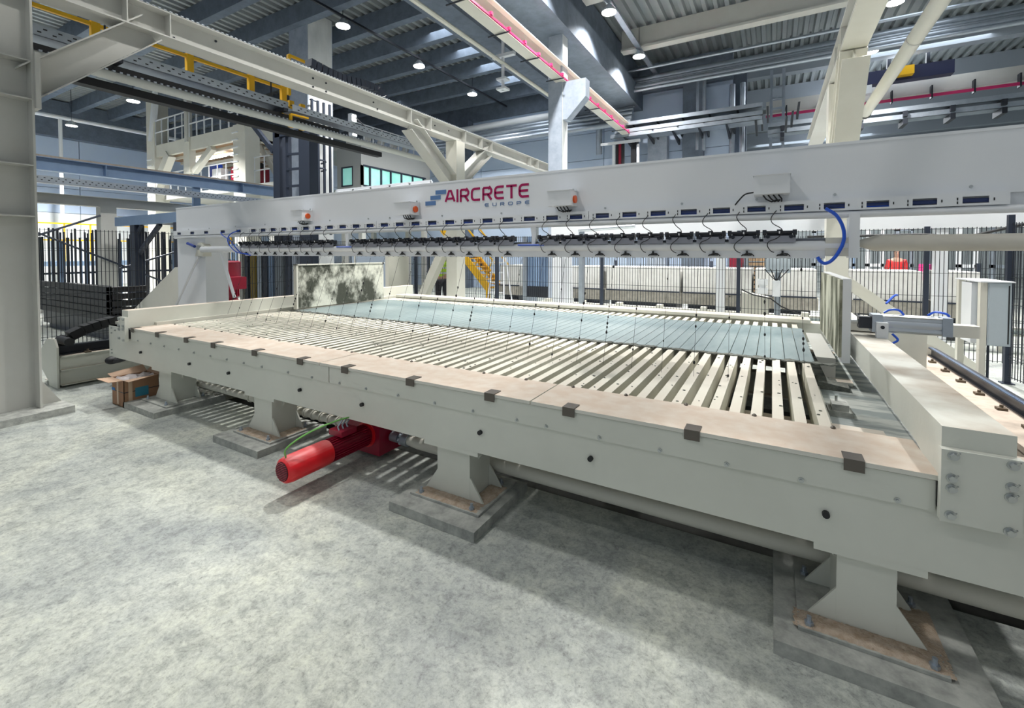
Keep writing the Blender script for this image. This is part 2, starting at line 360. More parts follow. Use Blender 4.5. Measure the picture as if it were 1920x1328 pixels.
for i, y in enumerate((-.9, 2.3, 5.5, 8.65, 11.8, 14.9)): lamp(-3.82, y, 8.0, 'round high-bay lamp of the row right of the crane rail, %s along it' % nm[i], 'middle row of bay lamps', (20, 70, 230, 270, 200, 260)[i])
for i, y in enumerate((1.7, 5.0, 8.3, 11.65, 14.95, 18.2)): lamp(2.62, y, 8.0, 'high-bay lamp of the row behind the leaning column, %s along it' % nm[i], 'right row of bay lamps', (20, 90, 230, 240, 240, 340)[i])
for x_, y_, lb in ((-19.6, 7.35, 'bay lamp shining just left of the platform tower'), (-25.6, 7.45, 'bay lamp at the far left under the dark ceiling')):
    t = lamp(x_, y_, 7.0, lb, None, 850); B().tube([(x_, y_, 7.9), (x_, y_, 9.0)], .012, 6).obj('suspension_rod', blackm, t)
for i, x_ in enumerate((-10.5, -3.82, 2.62)): lamp(x_, -3.2 if i else -.7, 8.0, 'added unseen high-bay lamp behind the viewer, %s row' % nm[i], 'added rear fill lamps', 25)  # unseen lamps added behind the viewer to brighten the gantry face
tr = thing('lamp_conduit', 'thin black conduit linking the lamps over the ladder column', 'conduit', (-10.5, 9, 8.3)); B().box(-10.53, -10.47, -2, 17.8, 8.24, 8.3).obj('conduit', blackm, tr)
tr = thing('lamp_conduit', 'dark cable tray linking the lamps right of the crane rail', 'conduit', (-3.82, 9, 8.3)); B().box(-3.9, -3.74, -2, 17.8, 8.24, 8.3).obj('tray', galv, tr)

# ================================================================== CUTTING TABLE
TX0, TX1 = -6.9, 1.45
T = thing('cutting_table', 'long cream steel cutting table with slatted bed on pedestals', 'cutting table', (-2.9, 4.3, 0))
B().box(TX0, TX1, 2.298, 2.52, .415, .785).obj('front_beam', creamf, T, .008)
B().box(TX0, TX1, 6.40, 6.62, .415, .82).obj('rear_beam', cream, T, .012)
# skirt panels
for x0, x1 in ((-6.28, -2.925), (-2.915, .552)):
    B().box(x0, x1, 2.285, 2.2975, .662, .782).obj('skirt_panel', creamf, T, .002, seg=1)
# top cover plates
for x0, x1 in ((-6.28, -3.02), (-3.012, -1.19), (-1.182, .562)):
    B().box(x0, x1, 2.275, 2.66, .787, .806).obj('cover_plate', covm, T, .003, label='beige dust-covered cover plate')
B().box(-6.2, .40, 6.36, 6.64, .822, .86).obj('rear_cover', cream, T, .008)
# clips
clip = B().box(-.035, .035, -.002, .075, .0, .004).box(-.035, .035, -.006, -.001, -.045, .004).mesh('clip', brown)
for x in (-6.21, -5.63, -5.03, -4.53, -3.87, -3.25, -2.73, -2.09, -1.46, -.95, -.32, .30):
    link('clip', clip, T, (x, 2.274, .8068))
bolt = B().tube([(0, 0, 0), (0, -.006, 0)], .011, 10).tube([(0, -.006, 0), (0, -.012, 0)], .006, 6).mesh('bolt', chrome, smooth=True)
x = -6.2
bl = [x for x in (-6.1, -5.8, -5.5, -5.2, -4.9, -4.6, -4.32, -4.05, -3.78, -3.42, -3.12, -2.8, -2.52, -2.21, -1.89, -1.59, -1.28, -1.09, -.78, -.47, -.17, .12, .44)]
for x in bl: link('bolt', bolt, T, (x, 2.285, .676))
plug = B().tube([(0, 0, 0), (0, -.02, 0)], .014, 10).mesh('plug', black, smooth=True)
for x in (-6.06, -5.01, -4.31, -3.28, -2.57, -1.54, -.83, .21): link('plug', plug, T, (x, 2.298, .55))
knob = B().tube([(0, 0, 0), (0, 0, .006), (0, 0, .012)], .01, 8, radii=(.011, .011, .005)).mesh('screw', brown, smooth=True)
for k in range(20): link('screw', knob, T, (-6.1+.335*k, 2.645, .806))
# slats
slat = B().box(-.026, .026, 2.62, 6.37, .64, .80).mesh('slat', slatm, .006, seg=1)
slat2 = B().box(-.024, .028, 2.62, 6.37, .64, .799).mesh('slat', slatm, .006, seg=1)
NS = 65
for k in range(NS):
    link('slat', slat if k % 3 else slat2, T, (.237-.1*k+random.uniform(-.002, .002), 0, 0))
wear = [B().box(-.0475, .0475, 4.18+d, 5.98, .80, .808).mesh('wear_plate', teal, .002, seg=1) for d in (0, .012, -.01)]
for k in range(NS-1): link('wear_plate', wear[k % 3], T, (.247-.1*k, 0, 0), None)
# dried slurry ridge along the near edge of the wet plates
b = B()
for k in range(420):
    x = random.uniform(-6.1, .42); y = 4.165+random.gauss(0, .018); s = random.uniform(.010, .026)
    bmesh.ops.create_icosphere(b.bm, subdivisions=1, radius=s, matrix=Matrix.Translation((x, y, .803)) @ Matrix.Diagonal((1.8, 1, .5, 1)))
for k in range(170):
    x = random.uniform(-6.1, .2); y = 5.99+random.gauss(0, .03); s = random.uniform(.006, .014)
    bmesh.ops.create_icosphere(b.bm, subdivisions=1, radius=s, matrix=Matrix.Translation((x, y, .803)) @ Matrix.Diagonal((1.8, 1, .5, 1)))
b.obj('dried_slurry', debris, T, kind='stuff')
b = B()
for k in range(260):
    i = random.randrange(NS); x = .237-.1*i+random.uniform(-.02, .02); y = random.uniform(2.7, 4.1); s = random.uniform(.003, .008)
    bmesh.ops.create_icosphere(b.bm, subdivisions=1, radius=s, matrix=Matrix.Translation((x, y, .802)) @ Matrix.Diagonal((1.5, 1, .6, 1)))
b.obj('crumbs', debris, T, kind='stuff')
# cross members below the slats, side rails
for i, y in enumerate((3.2, 4.4, 5.6)):
    b = B(); ibeam(b, 'X', -6.3, .56, y, .44, .64, .12); b.obj('cross_member', cream, T)
B().box(-6.30, -6.24, 2.52, 6.4, .62, .84).obj('end_rail', offw, T, .008)
traym = mat('tray_dust', (0.46, 0.48, 0.45), .6, col2=(0.17, 0.20, 0.20), scale=3.5, amt=.9, lo=.42, hi=.56, stretch=(.5, 2.2, 1))
B().box(.29, 1.02, 2.66, 6.38, .585, .60).obj('catch_tray', traym, T, label='dusty grey catch tray beside the last slat')
B().prism([(.29, 4.2, .6), (.52, 4.2, .6), (.52, 4.2, .63), (.32, 4.2, .66)], (0, .22, 0)).obj('sludge', debris, T, .01)
B().box(.30, .328, 2.6, 6.3, .42, .62).obj('inner_web', offw, T)
# bearing block
bb = B(); bb.box(.33, .46, 3.55, 3.72, .60, .63); bb.box(.35, .44, 3.57, 3.70, .63, .67); bb.obj('bearing_block', padc, T, .008, label='dirty bearing block beside the last slat')
B().tube([(.38, 3.66, .66), (.38, 3.66, .705)], .008, 6).obj('grease_nipple', chrome, T)
# side box beams with bolted end plates
wornb = mat('worn_beam_paint', (0.66, 0.67, 0.61), .42, col2=(0.57, 0.58, 0.52), scale=1.6, amt=.6, topdust=((0.34, 0.27, 0.21), .10, 3.0, .97), bump=.1, bscale=40)
def side_beam(x0, x1, lab):
    b = B(); b.prism([(x0, 2.27, 1.0), (x0, 6.95, 1.0), (x0, 6.95, .82), (x0, 2.62, .82), (x0, 2.50, .80), (x0, 2.27, .80)][::-1], (x1-x0, 0, 0))
    s = b.obj('side_beam', wornb if x0 > 0 else cream, T, .018, label=lab, seg=3)
    B().box(x0-.008, x1+.008, 2.235, 2.269, .655, .925).obj('end_plate', creamf, s, .012)
    B().box(x0-.004, x1+.004, 2.27, 2.297, .68, .80).obj('shim_plate', black, s)
    bt = B().tube([(0, 0, 0), (0, -.005, 0)], .017, 14).tube([(0, -.005, 0), (0, -.016, 0)], .012, 6).tube([(.006, -.014, .008), (.012, -.022, .02)], .003, 5).mesh('bolt', chrome, smooth=True)
    for xx, zz in ((x0+.025, .905), (x0+.022, .822), (x0+.022, .783), (x0+.02, .683), (x1-.02, .905), (x1-.022, .828), (x1-.024, .79), (x1-.024, .668)):
        link('bolt', bt, s, (xx, 2.235, zz))
side_beam(.562, .762, 'cream box beam along the right end, its top worn and dusty')
side_beam(-6.45, -6.30, 'cream box beam along the left end of the table')
B().prism([(-6.9, 2.3, .785), (-6.9, 2.3, .60), (-6.48, 2.3, .60), (-6.48, 2.3, .785)], (0, .2, 0)).obj('corner_bracket', creamf, T, .004)
for xx, zz in ((-6.82, .76), (-6.82, .70), (-6.6, .72), (-6.82, .46), (-6.82, .5), (-6.55, .66), (-6.62, .66), (-6.72, .74)):
    link('bolt', bolt, T, (xx, 2.297, zz))
# right extension skirt
B().box(.775, 1.40, 2.285, 2.2975, .662, .782).obj('skirt_panel', creamf, T, .002, seg=1)
B().box(.78, 1.40, 2.275, 2.66, .787, .806).obj('cover_plate', covm, T, .003)
# pedestals
def pedestal(xc, y0=2.335, w=.26, lab=None):
    y1 = y0+.24
    p = B().box(xc-w/2, xc+w/2, y0, y1, .075, .385).obj('pedestal', creamf, T, .004, label=lab)
    B().box(xc-w/2-.085, xc+w/2+.085, y0-.035, y1+.06, .385, .414).obj('top_plate', creamf, p, .003, seg=1)
    B().box(xc-w/2-.14, xc+w/2+.14, y0-.11, y1+.12, .061, .075).obj('base_plate', padc, p, .002, seg=1)
    for sx in (-1, 1):
        for yy in (y0+.002, y1-.014):
            e = xc+sx*w/2
            B().prism([(e, yy, .075), (e+sx*.10, yy, .075), (e, yy, .22)], (0, .012, 0)).obj('gusset', creamf, p)
        B().prism([(xc+sx*w/2, y0+.10, .385), (xc+sx*(w/2+.06), y0+.10, .385), (xc+sx*w/2, y0+.10, .30)], (0, .012, 0)).obj('gusset', creamf, p)
    for i, (dx, dy) in enumerate(((-.2, -.08), (.2, -.08), (-.2, .27), (.2, .27))):
        B().tube([(xc+dx, y0+dy, .065), (xc+dx, y0+dy, .115)], .009, 8).tube([(xc+dx, y0+dy, .078), (xc+dx, y0+dy, .092)], .017, 6).obj('anchor_bolt', galv, p)
    # bits of sawdust banked around the foot
    return p
def pad(x0, x1, y0, y1, label, h=.06):
    t = thing('concrete_pad', label, 'concrete pad', ((x0+x1)/2, (y0+y1)/2, 0))
    B().box(x0, x1, y0, y1, 0, h).obj('slab', padc, t, .006)
    return t
def dust(x0, x1, y0, y1, z, label, n=26):
    b = B(); nx, ny = n, n//2; vs = []
    rr = random.Random(int(abs(x0)*100))
    for j in range(ny+1):
        row = []
        for i in range(nx+1):
            u, v = i/nx, j/ny; e = min(u, 1-u, v, 1-v)
            row.append(b.bm.verts.new((x0+(x1-x0)*(u+rr.uniform(-.012, .012)), y0+(y1-y0)*(v+rr.uniform(-.02, .02)), z+min(1, e*6)*rr.uniform(.004, .013)-.001)))
        vs.append(row)
    for j in range(ny):
        for i in range(nx): b.bm.faces.new((vs[j][i], vs[j][i+1], vs[j+1][i+1], vs[j+1][i]))
    return tag(b.obj('sawdust', sawd, smooth=True), label, 'sawdust', None, 'stuff')
PED = ((-5.62, 'first pedestal from the left end'), (-3.86, 'pedestal left of the red motor'), (-1.78, 'pedestal right of the red motor'), (.355, 'pedestal under the right end of the table'))
for i, (xc, lb) in enumerate(PED):
    pedestal(xc, 2.335, .26 if i != 3 else .20, lb)
pad(-6.0, -5.30, 2.1, 2.78, 'small concrete pad behind the cardboard box')
pad(-4.215, -3.555, 2.1, 2.75, 'square concrete pad left of the red motor')
pad(-2.11, -1.45, 2.092, 2.74, 'square concrete pad right of the red motor')
pad(.025, .72, 2.12, 2.80, 'concrete pad under the right end pedestal, nearest the viewer')
for xc, lb in ((-3.86, 'on the base left of the red motor'), (-1.78, 'on the base right of the red motor'), (.355, 'on the base at the right end')):
    dust(xc-.255, xc+.255, 2.232, 2.345, .0745, 'beige sawdust spread in front of the pedestal '+lb, 34)
    dust(xc+.13, xc+.26, 2.33, 2.60, .0745, 'beige sawdust beside the pedestal '+lb, 14)
for i, x in enumerate((-5.6, -3.8, -1.8, .3)):
    B().box(x-.14, x+.14, 6.38, 6.62, 0, .415).obj('rear_leg', cream, T, .006)

# torsion shaft and motor under the table
t = thing('debris_trough', 'dirty grey steel trough wall below the bed behind the front beam', 'trough', (-2.6, 3.35, .1))
B().box(-6.05, 2.5, 3.02, 3.05, -.02, .50).obj('trough_wall', mat('trough_dirty', (0.44, 0.46, 0.46), .7, col2=(0.10, 0.11, 0.10), scale=7, amt=.9, lo=.52, hi=.6), t)
B().box(-6.05, 2.5, 2.99, 3.05, -.04, -.02).obj('trough_lip', framep, t)
t = thing('drive_shaft', 'long cream drive shaft running under the table beside the gearbox', 'shaft', (-1.5, 2.95, .25))
SY, SZ = 2.66, .175
B().tube([(-5.9, SY, SZ), (-3.05, SY, SZ)], .036, 12).obj('shaft_tube', offw, t, smooth=True)
B().tube([(-2.46, SY, SZ), (-2.36, SY, SZ), (2.0, SY, SZ)], .036, 14, radii=(.036, .046, .046)).obj('shaft_tube', offw, t, smooth=True)
fin = B().tube([(0, SY, SZ), (.012, SY, SZ)], .046, 12).mesh('shaft_ring', offw, smooth=True)
for k in range(14): link('shaft_ring', fin, t, (-4.6+.11*k, 0, 0))
b = B(); b.tube([(-2.64, SY, SZ), (-2.56, SY, SZ)], .04, 14); b.tube([(-2.52, SY, SZ), (-2.46, SY, SZ)], .048, 14)
for a in range(6): b.ball((-2.54, SY+.034*math.cos(a*1.047), SZ+.034*math.sin(a*1.047)), .016)
b.obj('coupling', galv, t, smooth=True)

GM = thing('gear_motor', 'bright red gear motor lying on its side under the table', 'motor', (-2.75, 2.5, 0))
B().box(-3.02, -2.66, 2.54, 2.79, .05, .40).obj('gearbox', redp, GM, .03, seg=3)
ax = [Vector((-2.80, 2.58, .20)), Vector((-2.80, 1.79, .20))]
d = (ax[1]-ax[0]); Lm = d.length; d.normalize()
P = lambda s: ax[0]+d*(s*Lm)
B().tube([P(-.02), P(.06)], .10, 24).obj('flange', redb, GM, smooth=True)
m_ = B().tube([P(.06), P(.52)], .072, 24).obj('motor_body', redp, GM, smooth=True)
side = d.cross(Vector((0, 0, 1))).normalized(); up2 = side.cross(d).normalized()
finm = []
for k in range(28):
    a = 2*math.pi*k/28; n_ = side*math.cos(a)+up2*math.sin(a)
    B().bar(P(.08)+n_*.078, P(.52)+n_*.078, .004, .016, n_).obj('cooling_fin', redp, m_)
fc = B().tube([P(.52), P(.54), P(.90), P(.95), P(.965)], .09, 28, radii=(.086, .09, .09, .082, .068)).obj('fan_cover', redb, GM, smooth=True, label='glossy red fan cover')
B().tube([P(.966), P(.97)], .064, 28).obj('fan_grille', black, fc)
b = B()
for k in range(-5, 6):
    w = math.sqrt(max(0, .062**2-(k*.0115)**2)); b.bar(P(.972)+up2*k*.0115-side*w, P(.972)+up2*k*.0115+side*w, .005, .004, d)
b.obj('grille_bars', redp, fc)
B().box(-2.87, -2.73, 2.24, 2.38, .29, .33).obj('terminal_box', redp, GM, .008)
B().tube([P(.30)+up2*.09+Vector((math.cos(a)*.018, 0, .018+math.sin(a)*.018)) for a in [i*.7 for i in range(10)]], .004, 6).obj('lifting_eye', redp, GM)
tag(B().tube(cr([P(.93)+up2*.08, P(.93)+up2*.15-side*.01, P(.75)+up2*.215-side*.05, P(.45)+up2*.235-side*.08, P(.2)+up2*.20-side*.06, P(0)+up2*.19, (-2.75, 2.62, .40)]), .006, 6).obj('earth_cable', greenw, smooth=True), 'green cable arching over the red gear motor', 'cable')
for k in range(3):
    o = P(.30+.05*k)+up2*.1-side*.03
    tag(B().tube([o, o+Vector((-.03, 0, .05)), o+Vector((-.02, .04, .10)), o+Vector((.06, .12, .14))], .007, 6).obj('power_cable', galv, smooth=True), 'short grey conduit rising from the motor terminal box, %s from the fan cover' % order[2-k], 'cable', 'grey conduits on the gear motor')

# ================================================================== WIRE SAW GANTRY
GY = 3.636
G = thing('wire_saw_gantry', 'white wire saw gantry spanning the table with logo on its girder', 'gantry', (-2.9, 3.9, 0))
B().box(-8.28, 2.9, GY, GY+.35, 1.995, 2.37).obj('girder', white, G, .012, seg=2)
B().box(-8.28, 2.9, GY-.004, GY+.01, 2.352, 2.37).obj('top_lip', white, G)
def channel(x0, x1, slots):
    b = B(); ya, yb = GY-.045, GY-.038; z0, z1 = 1.925, 2.0
    za, zb = 1.937, 1.977
    b.box(x0, x1, ya, yb, zb, z1); b.box(x0, x1, ya, yb, z0, za)
    xs = x0
    for s in slots:
        b.box(xs, s-.056, ya, yb, za, zb); xs = s+.056
    b.box(xs, x1, ya, yb, za, zb); b.box(x0, x1, yb, GY-.001, z1-.006, z1)
    return b.obj('cable_channel', white, G, label='slotted white cable channel')
sl3 = [-1.21+.222*k for k in range(0, 11)]
sl2 = [-3.66+.222*k for k in range(0, 11)]
sl1 = [-6.1+.222*k for k in range(0, 11)]
sl0 = [-8.1, -7.7, -7.3, -6.85, -6.45]
channel(-1.325, 1.15, sl3); channel(-3.78, -1.33, sl2); channel(-6.22, -3.785, sl1); channel(-8.28, -6.225, sl0)
B().tube([(-8.2, GY-.022, 1.955), (1.1, GY-.022, 1.955)], .014, 8).obj('cable_bundle', mat('cable_blue_dark', (0.01, 0.03, 0.13), .4), G)
b = B()
for k in range(4):
    pts = [(-8.1+.55*i, GY-.026+.006*math.sin(i*1.7+k), 1.948+.008*math.sin(i*2.3+k*2)) for i in range(17)]
    b.tube(pts, .0035, 5)
b.obj('blue_cables', blueh, G, smooth=True)
vs = B().box(-.003, .003, -.002, 0, -.008, .008).mesh('slot_mark', black)
for s in sl1+sl2+sl3:
    for dx, dz in ((-.078, .008), (-.078, -.014), (.076, 0.0)): link('slot_mark', vs, G, (s+dx, GY-.0445, 1.957+dz))
gb = B().tube([(0, 0, 0), (0, -.006, 0)], .009, 8).mesh('bolt', chrome, smooth=True)
for x in (-7.9, -7.3, -6.6, -5.9, -5.2, -4.6, -3.95, -3.62, -2.9, -2.2, -1.5, -1.2, -.6, -.1, .35, 1.0, 1.4): link('bolt', gb, G, (x, GY, 2.03+.01*math.sin(x)))
B().tube([(-8.28, GY-.02, 1.9), (1.5, GY-.02, 1.9)], .024, 12).obj('lip_tube', white, G, smooth=True)
B().box(-8.28, 2.9, GY+.02, GY+.33, 1.90, 1.995).obj('lower_chord', white, G)
# lower tubes
LY = GY-.03
b = B()
b.tube([(-7.44, LY, 1.705), (-6.3, LY, 1.705)], .045, 14); b.tube([(-6.35, LY, 1.698), (.44, LY, 1.698)], .034, 14)
b.obj('saw_tube', white, G, smooth=True)
B().box(-6.3, .30, LY-.012, LY+.02, 1.615, 1.672).obj('tension_bar', white, G, .004)
B().box(.30, .42, LY-.03, LY+.05, 1.63, 1.75).obj('end_block', offw, G, .006)
B().box(.42, .475, LY-.05, LY+.06, 1.62, 1.90).obj('end_bracket', white, G, .006)
B().box(-6.3, .42, LY+.02, LY+.06, 1.68, 1.75).obj('backing_bar', mat('bar_grey', (0.16, 0.17, 0.20), .5), G)
for x in (-4.27, -1.85):
    B().prism([(x-.03, LY-.005, 1.90), (x+.03, LY-.005, 1.90), (x+.03, LY-.005, 1.80), (x+.015, LY-.005, 1.72), (x-.015, LY-.005, 1.72), (x-.012, LY-.005, 1.80)], (0, .05, 0)).obj('hanger_bracket', white, G, .003)
    B().tube([(x-.14, LY-.032, 1.722), (x+.12, LY-.032, 1.722)], .007, 6).obj('blue_sleeve', blueh, G)
B().tube([(.48, GY-.02, 1.712), (.56, GY-.02, 1.712), (2.6, GY-.02, 1.712)], .05, 20, radii=(.022, .05, .05)).obj('drive_pipe', mat('worn_pipe', (0.60, 0.58, 0.52), .45, col2=(0.40, 0.37, 0.32), scale=3, amt=.7, stretch=(.4, 1, 1)), G, smooth=True, label='thick worn pipe at the right end of the saw tube')
# clamp units
def clamp_mesh():
    b = B(); w = .088
    b.tube([(-w, -.045, 1.792), (w, -.045, 1.792)], .009, 8); b.tube([(-w+.02, -.02, 1.775), (w-.02, -.02, 1.775)], .007, 6)
    for s in (-1, 1):
        b.tube([(s*w-.012, -.045, 1.79), (s*w+.012, -.045, 1.79)], .019, 10); b.box(s*w-.006, s*w+.006, -.05, .02, 1.755, 1.80)
        b.tube([(s*(w-.02), -.055, 1.762), (s*(w-.02), -.035, 1.762)], .013, 8)
    b.box(-.015, .015, -.05, -.02, 1.785, 1.81); b.box(-.075, .075, -.012, .02, 1.752, 1.785)
    return b.mesh('clamp_unit', blackm, smooth=True)
cm = clamp_mesh()
cp = B().box(-.095, .095, -.04, -.034, 1.722, 1.768).mesh('mounting_plate', mat('plate_grey', (0.30, 0.31, 0.36), .4, .3), .002, seg=1)
wt = B().box(-.004, .004, -.056, -.05, 1.782, 1.798).mesh('cap', white)
cb = [B().tube(cr([(-.03, -.02, 1.94), (-.045, -.06, 1.90), (-.02, -.07, 1.855), (.015, -.065, 1.82), (.012, -.055, 1.79), (-.01, -.06, 1.755), (-.05, -.055, 1.72), (-.06, -.05, 1.69), (-.045, -.05, 1.665), (-.02, -.04, 1.65)], 3), .003, 5).mesh('cable', black, smooth=True),
      B().tube(cr([(-.02, -.02, 1.94), (-.05, -.06, 1.89), (-.04, -.075, 1.85), (.01, -.07, 1.815), (.015, -.055, 1.785), (-.015, -.06, 1.75), (-.06, -.055, 1.73), (-.07, -.05, 1.70), (-.05, -.05, 1.665), (-.03, -.04, 1.655)], 3), .003, 5).mesh('cable', black, smooth=True)]
cc = B().box(-.03, .03, -.02, -.008, 1.632, 1.642).tube([(-.035, -.02, 1.63), (0, -.028, 1.65), (.03, -.022, 1.645), (.045, -.02, 1.628)], .0035, 5).box(-.006, .006, -.026, -.01, 1.64, 1.665).mesh('sensor', black)
xs = [-6.28+.215*k for k in range(9)]+[-4.06+.215*k for k in range(10)]+[-1.68+.215*k for k in range(9)]
for i, x in enumerate(xs):
    u = link('clamp_unit', cm, G, (x, LY, 0)); link('mounting_plate', cp, u, (x, LY, 0)); link('cap', wt, u, (x, LY, 0))
    link('cable', cb[i % 2], G, (x, LY, 0)); link('sensor', cc, G, (x+.02, LY-.004, 0))
b = B(); 
for x in [-6.2+.07*k for k in range(92)]: b.tube([(x, LY-.002, 1.612), (x, LY-.002, 1.622)], .008, 6)
b.obj('guide_rollers', black, G, kind='stuff')
# cutting wires
wd = Vector((-.02, .397, 1.0))
def wire_mesh(seed):
    r = random.Random(seed); b = B(); top = .80; b.tube([(0, 0, 0), wd*top], .0013, 4)
    n = r.choice((2, 3, 5, 7))
    for i in range(n):
        t_ = r.uniform(.02, .55) if r.random() < .8 else r.uniform(.1, .75); b.ball(wd*t_, r.uniform(.004, .009), (1, 1, 1.6), 6, 5)
    return b.mesh('cutting_wire', black)
wm = [wire_mesh(s) for s in range(6)]
for i in range(31):
    link('cutting_wire', wm[(i*5) % 6], G, (.235-.05-.215*i, 3.315, .80), None)
# sensor boxes with orange side lamps
sbm = B().box(-.105, .105, -.15, 0, 0, .125).mesh('sensor_box', white, .006)
lid = B().box(-.11, .11, -.165, .0, .125, .130).box(-.10, .10, -.006, 0, .13, .155).mesh('lid', white, .002, seg=1)
cbx = B()
for k in range(4): cbx.tube([(-.05+.03*k, -.08, .0), (-.03+.03*k, -.085, -.03), (.0+.02*k, -.06, -.045), (.03+.01*k, -.03, -.03)], .005, 5)
cbx = cbx.mesh('cable_loop', black, smooth=True)
bolt2 = gb
for i, x in enumerate((-5.02, -3.30, -1.55, -.01)):
    s = link('sensor_box', sbm, G, (x, GY-.001, 2.045)); link('lid', lid, s, (x, GY-.001, 2.045)); link('cable_loop', cbx, s, (x, GY-.001, 2.045))
    if i < 3: B().tube([(x+.104, GY-.075, 2.10), (x+.122, GY-.075, 2.10)], .032, 14).obj('orange_lamp', orange, s)
    for dx in (-.06, .07): link('bolt', bolt2, s, (x+dx, GY-.006, 2.19))
# left portal leg with stiffener wedge and linkage
B().box(-8.28, -7.44, GY+.01, GY+.34, .52, 1.995).obj('portal_leg', white, G, .012)
B().prism([(-8.28, GY+.02, 1.42), (-8.40, GY+.02, 1.42), (-9.95, GY+.02, .62), (-8.28, GY+.02, .62)], (0, .30, 0)).obj('leg_wedge', offw, G, .012)
B().prism([(-7.62, GY-.045, 1.60), (-7.40, GY-.045, 1.60), (-7.40, GY-.045, 1.76), (-7.47, GY-.045, 1.81), (-7.55, GY-.045, 1.80)], (0, .12, 0)).obj('pivot_lug', offw, G, .012)
B().tube([(-7.48, GY-.075, 1.735), (-7.48, GY-.04, 1.735)], .035, 16).obj('pivot_bolt', chrome, G, smooth=True)
B().tube([(-7.55, GY-.03, 1.60), (-8.35, GY-.03, .72)], .018, 8).obj('tie_rod', white, G, smooth=True)
B().tube([(-6.95, GY-.02, 1.66), (-6.62, GY-.02, 1.02)], .022, 8).obj('tie_rod', white, G, smooth=True)
B().tube([(-7.85, GY-.04, 1.80), (-7.60, GY-.06, 1.75)], .022, 8).obj('actuator', mat('blue_enamel', (0.01, 0.04, 0.28), .35), G, smooth=True)
B().box(1.75, 2.55, GY+.01, GY+.34, .52, 1.995).obj('portal_leg', white, G, .012)
# blue air hoses
def hose(pts, r, label, m=blueh, g=None):
    return tag(B().tube(cr(pts), r, 8).obj('air_hose', m, smooth=True), label, 'hose', g)
hose([at(*q, Y=3.55) for q in ((1547.5, 391), (1557, 396), (1567, 403), (1575, 414), (1581, 428), (1583, 443), (1580, 458), (1574, 470), (1566, 482), (1556, 491), (1546, 494), (1538, 490), (1532.6, 482))], .0105, 'thick blue air hose looping at the right end of the saw tube')
hose([(-6.95, GY-.03, 1.96), (-6.8, GY-.07, 1.90), (-6.6, GY-.08, 1.83), (-6.48, GY-.08, 1.74), (-6.36, GY-.075, 1.66), (-6.15, GY-.06, 1.62)], .007, 'blue air hose hanging at the left end, left one')
hose([(-6.45, GY-.03, 1.97), (-6.6, GY-.07, 1.92), (-6.66, GY-.08, 1.84), (-6.6, GY-.08, 1.75), (-6.45, GY-.07, 1.66), (-6.2, GY-.06, 1.64)], .007, 'blue air hose hanging at the left end, right one')
p0 = at(631, 357, Y=GY+.2); p1 = at(809, 340, Y=GY+.2)
b = B(); b.bar((p0.x, GY+.2, p1.z), (p1.x, GY+.2, p1.z), .02, .03)
for k in range(6): b.box(p0.x+(p1.x-p0.x)*k/5-.012, p0.x+(p1.x-p0.x)*k/5+.012, GY+.19, GY+.21, 2.36, p1.z)
b.obj('top_rail', white, G)
B().tube(cr([(-.115, GY-.07, 2.07), (-.17, GY-.07, 2.06), (-.21, GY-.06, 2.02), (-.235, GY-.04, 1.99)]), .005, 6).obj('cable_loop', black, G, smooth=True)
# logo -----------------------------------------------------------
LG = []
def ribbon(b, pts, w, y, th=.004):
    pts = [Vector((p[0], 0, p[1])) for p in pts]; L_, R_ = [], []
    for i, p in enumerate(pts):
        d0 = (p-pts[i-1]).normalized() if i else None; d1 = (pts[i+1]-p).normalized() if i < len(pts)-1 else None
        if d0 is None: d0 = d1
        if d1 is None: d1 = d0
        n0 = Vector((-d0.z, 0, d0.x)); n1 = Vector((-d1.z, 0, d1.x)); n = (n0+n1)
        n = n.normalized() if n.length > 1e-6 else n0
        k = w/2/max(.5, n.dot(n0)); L_.append(p+n*k); R_.append(p-n*k)
    for i in range(len(pts)-1):
        q = [L_[i], L_[i+1], R_[i+1], R_[i]]; b.prism([Vector((v.x, y, v.z)) for v in q], (0, -th, 0))
def arc(cx_, cz, r1, r2, a0, a1, n=5):
    return [(cx_+r1*math.cos(math.radians(a0+(a1-a0)*i/n)), cz+r2*math.sin(math.radians(a0+(a1-a0)*i/n))) for i in range(n+1)]
def glyph(ch):
    c = .22
    if ch == 'A': return [[(0.04, .08), (.40, .92), (.60, .92), (.96, .08)], [(.22, .32), (.80, .32)]], 1.0
    if ch == 'I': return [[(.08, 0), (.08, 1)]], .16
    if ch == 'R': return [[(.08, 0), (.08, .92)], [(.08, .92), (.62, .92)]+arc(.62, .68, .22, .24, 90, -90)+[(.08, .44)], [(.50, .42), (.84, .02)]], .92
    if ch == 'C': return [[(.86, .92), (.36, .92)]+arc(.34, .64, .26, .28, 90, 180)+arc(.34, .36, .26, .28, 180, 270)+[(.86, .08)]], .92
    if ch == 'E': return [[(.86, .92), (.36, .92)]+arc(.34, .64, .26, .28, 90, 180)+arc(.34, .36, .26, .28, 180, 270)+[(.86, .08)], [(.08, .5), (.80, .5)]], .92
    if ch == 'T': return [[(0, .92), (.9, .92)], [(.45, 0), (.45, .92)]], .9
    if ch == 'U': return [[(.08, 1), (.08, .3)]+arc(.3, .3, .22, .22, 180, 270)+arc(.62, .3, .22, .22, 270, 360)+[(.84, 1)]], .92
    if ch == 'O': return [arc(.3, .7, .22, .22, 90, 180)+arc(.3, .3, .22, .22, 180, 270)+arc(.7, .3, .22, .22, 270, 360)+arc(.7, .7, .22, .22, 0, 90)+[(.3, .92)]], 1.0
    if ch == 'P': return [[(.08, 0), (.08, .92)], [(.08, .92), (.66, .92)]+arc(.66, .64, .22, .28, 90, -90)+[(.08, .36)]], .92
